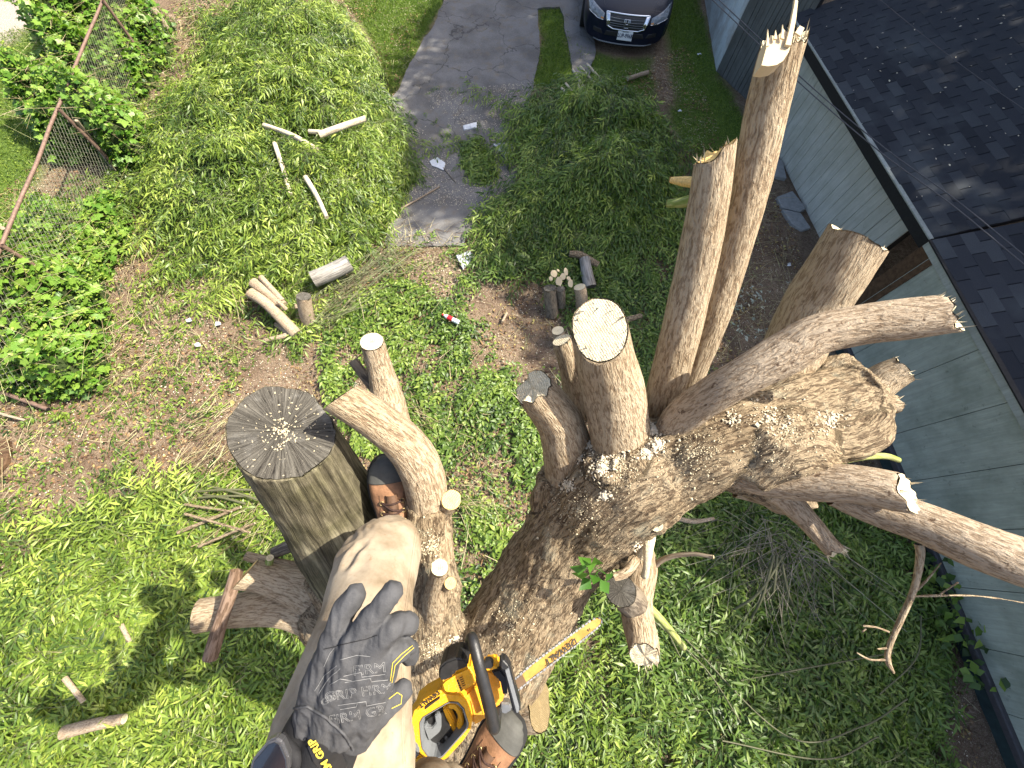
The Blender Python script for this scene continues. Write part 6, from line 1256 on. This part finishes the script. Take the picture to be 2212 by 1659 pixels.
lg('cut_log', [(660, 383, .70, .04), (685, 425, .69, .035), (706, 470, .66, .03)], 'pale split log on the lower right part of the big brush pile', 'log', mat=M_pale, sd=55)
lg('cut_log', [(1356, 170, .08, .04), (1400, 156, .08, .04)], 'grey-barked log on the dirt in front of the car', 'log', sd=56)
for k, (a, b, c, d) in enumerate(((1237, 150, 1262, 190), (1253, 143, 1285, 182), (1268, 138, 1300, 175), (1222, 180, 1238, 202), (1213, 190, 1232, 212), (1250, 183, 1262, 222))):
    lg('branch_butt', [(a, b, .45, .022), (c, d, .42, .026)], ['sawn branch butt in the rear row of the shaded pile, leftmost of three', 'sawn branch butt in the middle of the rear row of the shaded pile', 'rightmost sawn branch butt sticking out towards the car', 'short butt at the left corner of the shaded pile, upper of two', 'short butt at the left corner of the shaded pile, lower of two', 'stouter upright butt inside the shaded pile'][k], 'branch', mat=M_pale, sd=60+k)
lg('stick', [(848, 460, .06, .018), (900, 432, .06, .015), (950, 403, .06, .012)], 'long straight grey stick lying across the asphalt end', 'stick', sd=70)
lg('stick', [(957, 362, .05, .008), (985, 395, .05, .006)], 'thin dark stick on the asphalt between the piles', 'stick', mat=M_dead, sd=71)
# small log heap
lg('cut_log', [(540, 632, .42, .075), (580, 660, .34, .075), (640, 722, .12, .085)], 'L-shaped forked log with fresh white ends, at the front of the small heap', 'log', sd=72)
lg('cut_log', [(546, 610, .40, .075), (578, 632, .34, .08), (612, 662, .24, .08)], 'peeled log lying behind the forked log in the small heap', 'log', mat=M_green if False else M_limb2, sd=73)
lg('cut_log', [(563, 598, .46, .04), (585, 622, .4, .04), (610, 650, .3, .04)], 'thin log on top of the peeled log in the small heap', 'log', sd=74)
lg('stump', [(668, 700, .0, .11), (660, 668, .3, .10), (656, 640, .5, .10)], 'short upright stump with greyish top right of the small log heap', 'stump', cmat=M_oldface, sd=75)
lg('cut_log', [(640, 655, .12, .03), (645, 692, .1, .03)], 'narrow stick standing between the stump and the forked log', 'stick', sd=76)
lg('weathered_log', [(676, 604, .34, .12), (715, 588, .34, .12), (755, 568, .34, .12)], 'thick grey weathered split log at the foot of the big brush pile', 'log', mat=barkmat('weathered', (.05, .048, .045), (.19, .18, .165), (.32, .305, .28), 50, .06, .006, 0), cmat=M_oldface, sd=77)
lg('cut_log', [(575, 735, .1, .03), (620, 722, .12, .04), (596, 700, .1, .035)], 'small curved offcut at the foot of the forked log', 'log', sd=78)
lg('cut_log', [(618, 668, .3, .03), (600, 650, .42, .028)], 'short side stub rising from the forked log', 'stick', sd=79)
# centre heap
lg('weathered_log', [(1275, 620, .14, .10), (1268, 590, .2, .09), (1263, 560, .22, .085)], 'grey weathered log lying behind the big sawn limb', 'log', mat=bpy.data.materials['weathered'], cmat=M_oldface, sd=80)
lg('cut_log', [(1230, 548, .2, .05), (1255, 552, .2, .06), (1292, 572, .2, .05)], 'brown crooked log across the top of the middle heap', 'log', mat=M_trunk, sd=81)
lg('stump', [(1192, 680, .0, .10), (1190, 650, .26, .10), (1188, 622, .46, .10)], 'mossy old stump at the left of the middle heap', 'stump', mat=M_dead, cmat=M_oldface, sd=82)
lg('stump', [(1212, 660, .1, .07), (1212, 640, .34, .065), (1211, 624, .48, .065)], 'dark round-topped stump beside the mossy one', 'stump', mat=M_dead, cmat=M_oldface, sd=83)
lg('stump', [(1256, 665, .1, .09), (1256, 640, .36, .09), (1252, 620, .5, .09)], 'stump with a pale oval top at the right of the middle heap', 'stump', cmat=M_cutw, sd=84)
lg('stump', [(1212, 745, .0, .09), (1208, 730, .15, .09), (1205, 714, .3, .09)], 'low stump with a brown sawdusty top, left of the big sawn limb', 'stump', sd=85)
for k, (u, v) in enumerate(((1196, 592), (1216, 598), (1228, 603), (1207, 608), (1232, 612), (1190, 603), (1222, 588), (1205, 586))):
    c = np.array(G(u, v, .5)); n_ = norm(np.array([.1*rng.normal(), .4*rng.normal(), 1])); a = norm(np.cross(n_, [1, .2, 0])); b = np.cross(n_, a); kk = np.linspace(0, 6.283, 15)[:-1]; r_ = rng.uniform(.04, .065); el_ = rng.uniform(.5, .9); r0 = np.array([c+a*math.cos(x)*r_*(1+.1*rng.normal())+b*math.sin(x)*r_*el_ for x in kk])
    tag(prism('wood_slice', (r0, r0+n_*.02), M_cutw, None, .003), 'thin pale slice of wood lying on the middle heap', 'wood slice', 'thin wood slices on the middle heap')
lg('cut_log', [(1155, 475, .08, .045), (1150, 492, .07, .035), (1172, 520, .06, .03)], 'small elbow-shaped log right of the asphalt end', 'log', sd=87)
lg('stick', [(1095, 675, .06, .02), (1085, 695, .06, .018)], 'small forked pale stick left of the low stump', 'stick', sd=88)
lg('bark_piece', [(1340, 695, .1, .05), (1385, 682, .1, .04)], 'brown bark piece right of the big sawn limb', 'bark', mat=M_trunk, cmat=M_dead, sd=89)
lg('cut_log', [(138, 1582, .3, .06), (200, 1566, .3, .055), (268, 1553, .3, .045)], 'grey log lying in the shadow at lower left', 'log', sd=90)
lg('stick', [(262, 1350, .3, .022), (280, 1385, .3, .02)], 'short curved stick in the shadow at lower left', 'stick', sd=91)
lg('stick', [(140, 1465, .3, .025), (180, 1515, .3, .022)], 'short pale stick with a white end at lower left', 'stick', sd=92)
lg('cut_log', [(1100, 1155, .1, .03), (1135, 1150, .1, .03)], 'pinkish twig piece below the leader', 'stick', sd=93)
lg('stick', [(1465, 1120, .35, .03), (1500, 1127, .35, .026), (1542, 1120, .35, .02)], 'pinkish stick on the dark foliage under the leader', 'stick', sd=94)
for k, (a, b, c, d, r_) in enumerate(((385, 1150, 520, 1095, .022), (400, 1090, 500, 1105, .016), (430, 1180, 550, 1130, .018), (400, 1110, 540, 1150, .016))):
    lg('cane', [(a, b, .28+.03*k, r_), (c, d, .30+.03*k, r_*.8)], ['thickest brown cane in the crossed bundle left of the grey stub', 'uppermost thin brown cane of the crossed bundle left of the grey stub', 'lowest brown cane of the crossed bundle left of the grey stub', 'brown cane slanting downward to the right in the crossed bundle'][k], 'cane', group='crossed brown canes left of the grey stub', mat=M_trunk, sd=95+k)
for k, (a, b, c, d) in enumerate(((420, 1062, 545, 1058), (430, 1075, 540, 1072), (440, 1068, 530, 1088), (450, 1050, 560, 1080))):
    tag(strand('cane', [G(a, b, .3), G((a+c)/2, (b+d)/2-2, .32), G(c, d, .3)], .014, M_stem, None, 8), ['topmost pale green cane of the level bundle left of the grey stub', 'second pale green cane down in the level bundle', 'shortest pale green cane, crossing the level bundle', 'lowest and longest pale green cane of the level bundle'][k], 'cane', 'pale canes left of the grey stub')
# white boards with grooves lying on the asphalt
M_wb = plain('painted_scrap', (.62, .64, .66), .6, .3, var=.15, sc=25)
def scrap(label, quad, nst, h=.05, ang=.03):
    w_ = [np.array(G(u, v, h)) for u, v in quad]; o = empty('siding_scrap', w_[0], label, 'board')
    for k in range(nst):
        a, b = k/nst+.012, (k+1)/nst-.012; q = [w_[0]+(w_[1]-w_[0])*a, w_[0]+(w_[1]-w_[0])*b, w_[3]+(w_[2]-w_[3])*b, w_[3]+(w_[2]-w_[3])*a]; prism('board_strip', (np.array(q), np.array(q)+[0, 0, .014+.003*(k % 2)]), M_wb, o, .003)
    q = [w_[0], w_[1], w_[2], w_[3]]; prism('backing', (np.array(q)-[0, 0, .012], np.array(q)-[0, 0, .001]), M_wb, o)
scrap('largest white ribbed board scrap on the asphalt by the small clump', [(1065, 312), (1108, 308), (1108, 335), (1092, 342)], 4)
scrap('small white ribbed scrap above the small clump', [(1000, 272), (1030, 265), (1030, 277), (1002, 281)], 2)
scrap('white ribbed scrap lying on the soil below the asphalt', [(985, 553), (1015, 542), (1026, 556), (1000, 582)], 3)
w_ = W([(928, 348), (945, 340), (962, 352), (958, 368), (945, 362), (933, 358)], .05); tag(prism('torn_sheet', ([(x, y, .045) for x, y in w_], [(x, y, .055) for x, y in w_]), M_wb, None, .002), 'torn grey-white sheet on the asphalt beside the big pile', 'scrap')
for k, (u, v) in enumerate(((407, 692), (428, 745), (470, 700), (1510, 117), (1468, 240), (1704, 572))):
    c = np.array(G(u, v, .05)); kk = np.linspace(0, 6.283, 9)[:-1]; r0 = np.array([c+np.array([math.cos(x)*.05*rng.uniform(.5, 1.2), math.sin(x)*.04*rng.uniform(.5, 1.2), rng.uniform(-.01, .02)]) for x in kk])
    tag(prism('paper_scrap', (r0, r0+[0, 0, .006]), M_wb, None), ['white scrap on the soil, left of the small log heap', 'white scrap on the soil, lowest of three left of the log heap', 'white scrap on the soil, nearest the log heap', 'white scrap on the grass by the plank shed', 'white scrap on the shaded grass right of the leafy heap', 'white scrap in the shade beside the near shed'][k], 'scrap')
# bottle
bt = empty('bottle', G(970, 690), 'crushed clear plastic bottle with a red label lying in the weeds', 'bottle')
M_clear = plain('clear_plastic', (.70, .74, .74), .15, .6, var=.1, bump=0); M_red = plain('red_label', (.60, .02, .03), .45, .4, var=.1)
a = np.array(G(957, 680, .2)); b = np.array(G(992, 697, .2)); prof = [(0, .013), (.08, .013), (.16, .028), (.3, .034), (.62, .034), (.66, .030), (.7, .034), (.95, .033), (1, .02)]
V, Q, g, VV, p, t = tube_arrays([(*(a+(b-a)*s_), r_) for s_, r_ in prof], .01, 20, .06, 5); mk('body', V, Q, M_clear, bt, True)
V, Q, g, VV, p, t = tube_arrays([(*(a+(b-a)*s_), .0355) for s_ in (.3, .45, .6)], .01, 20, .04, 5); mk('label', V, Q, M_red, bt, True)
V, Q, g, VV, p, t = tube_arrays([(*(a+(b-a)*s_), .0155) for s_ in (-.04, .02, .06)], .01, 16, .0, 5); mk('cap', V, Q, M_red, bt, True)
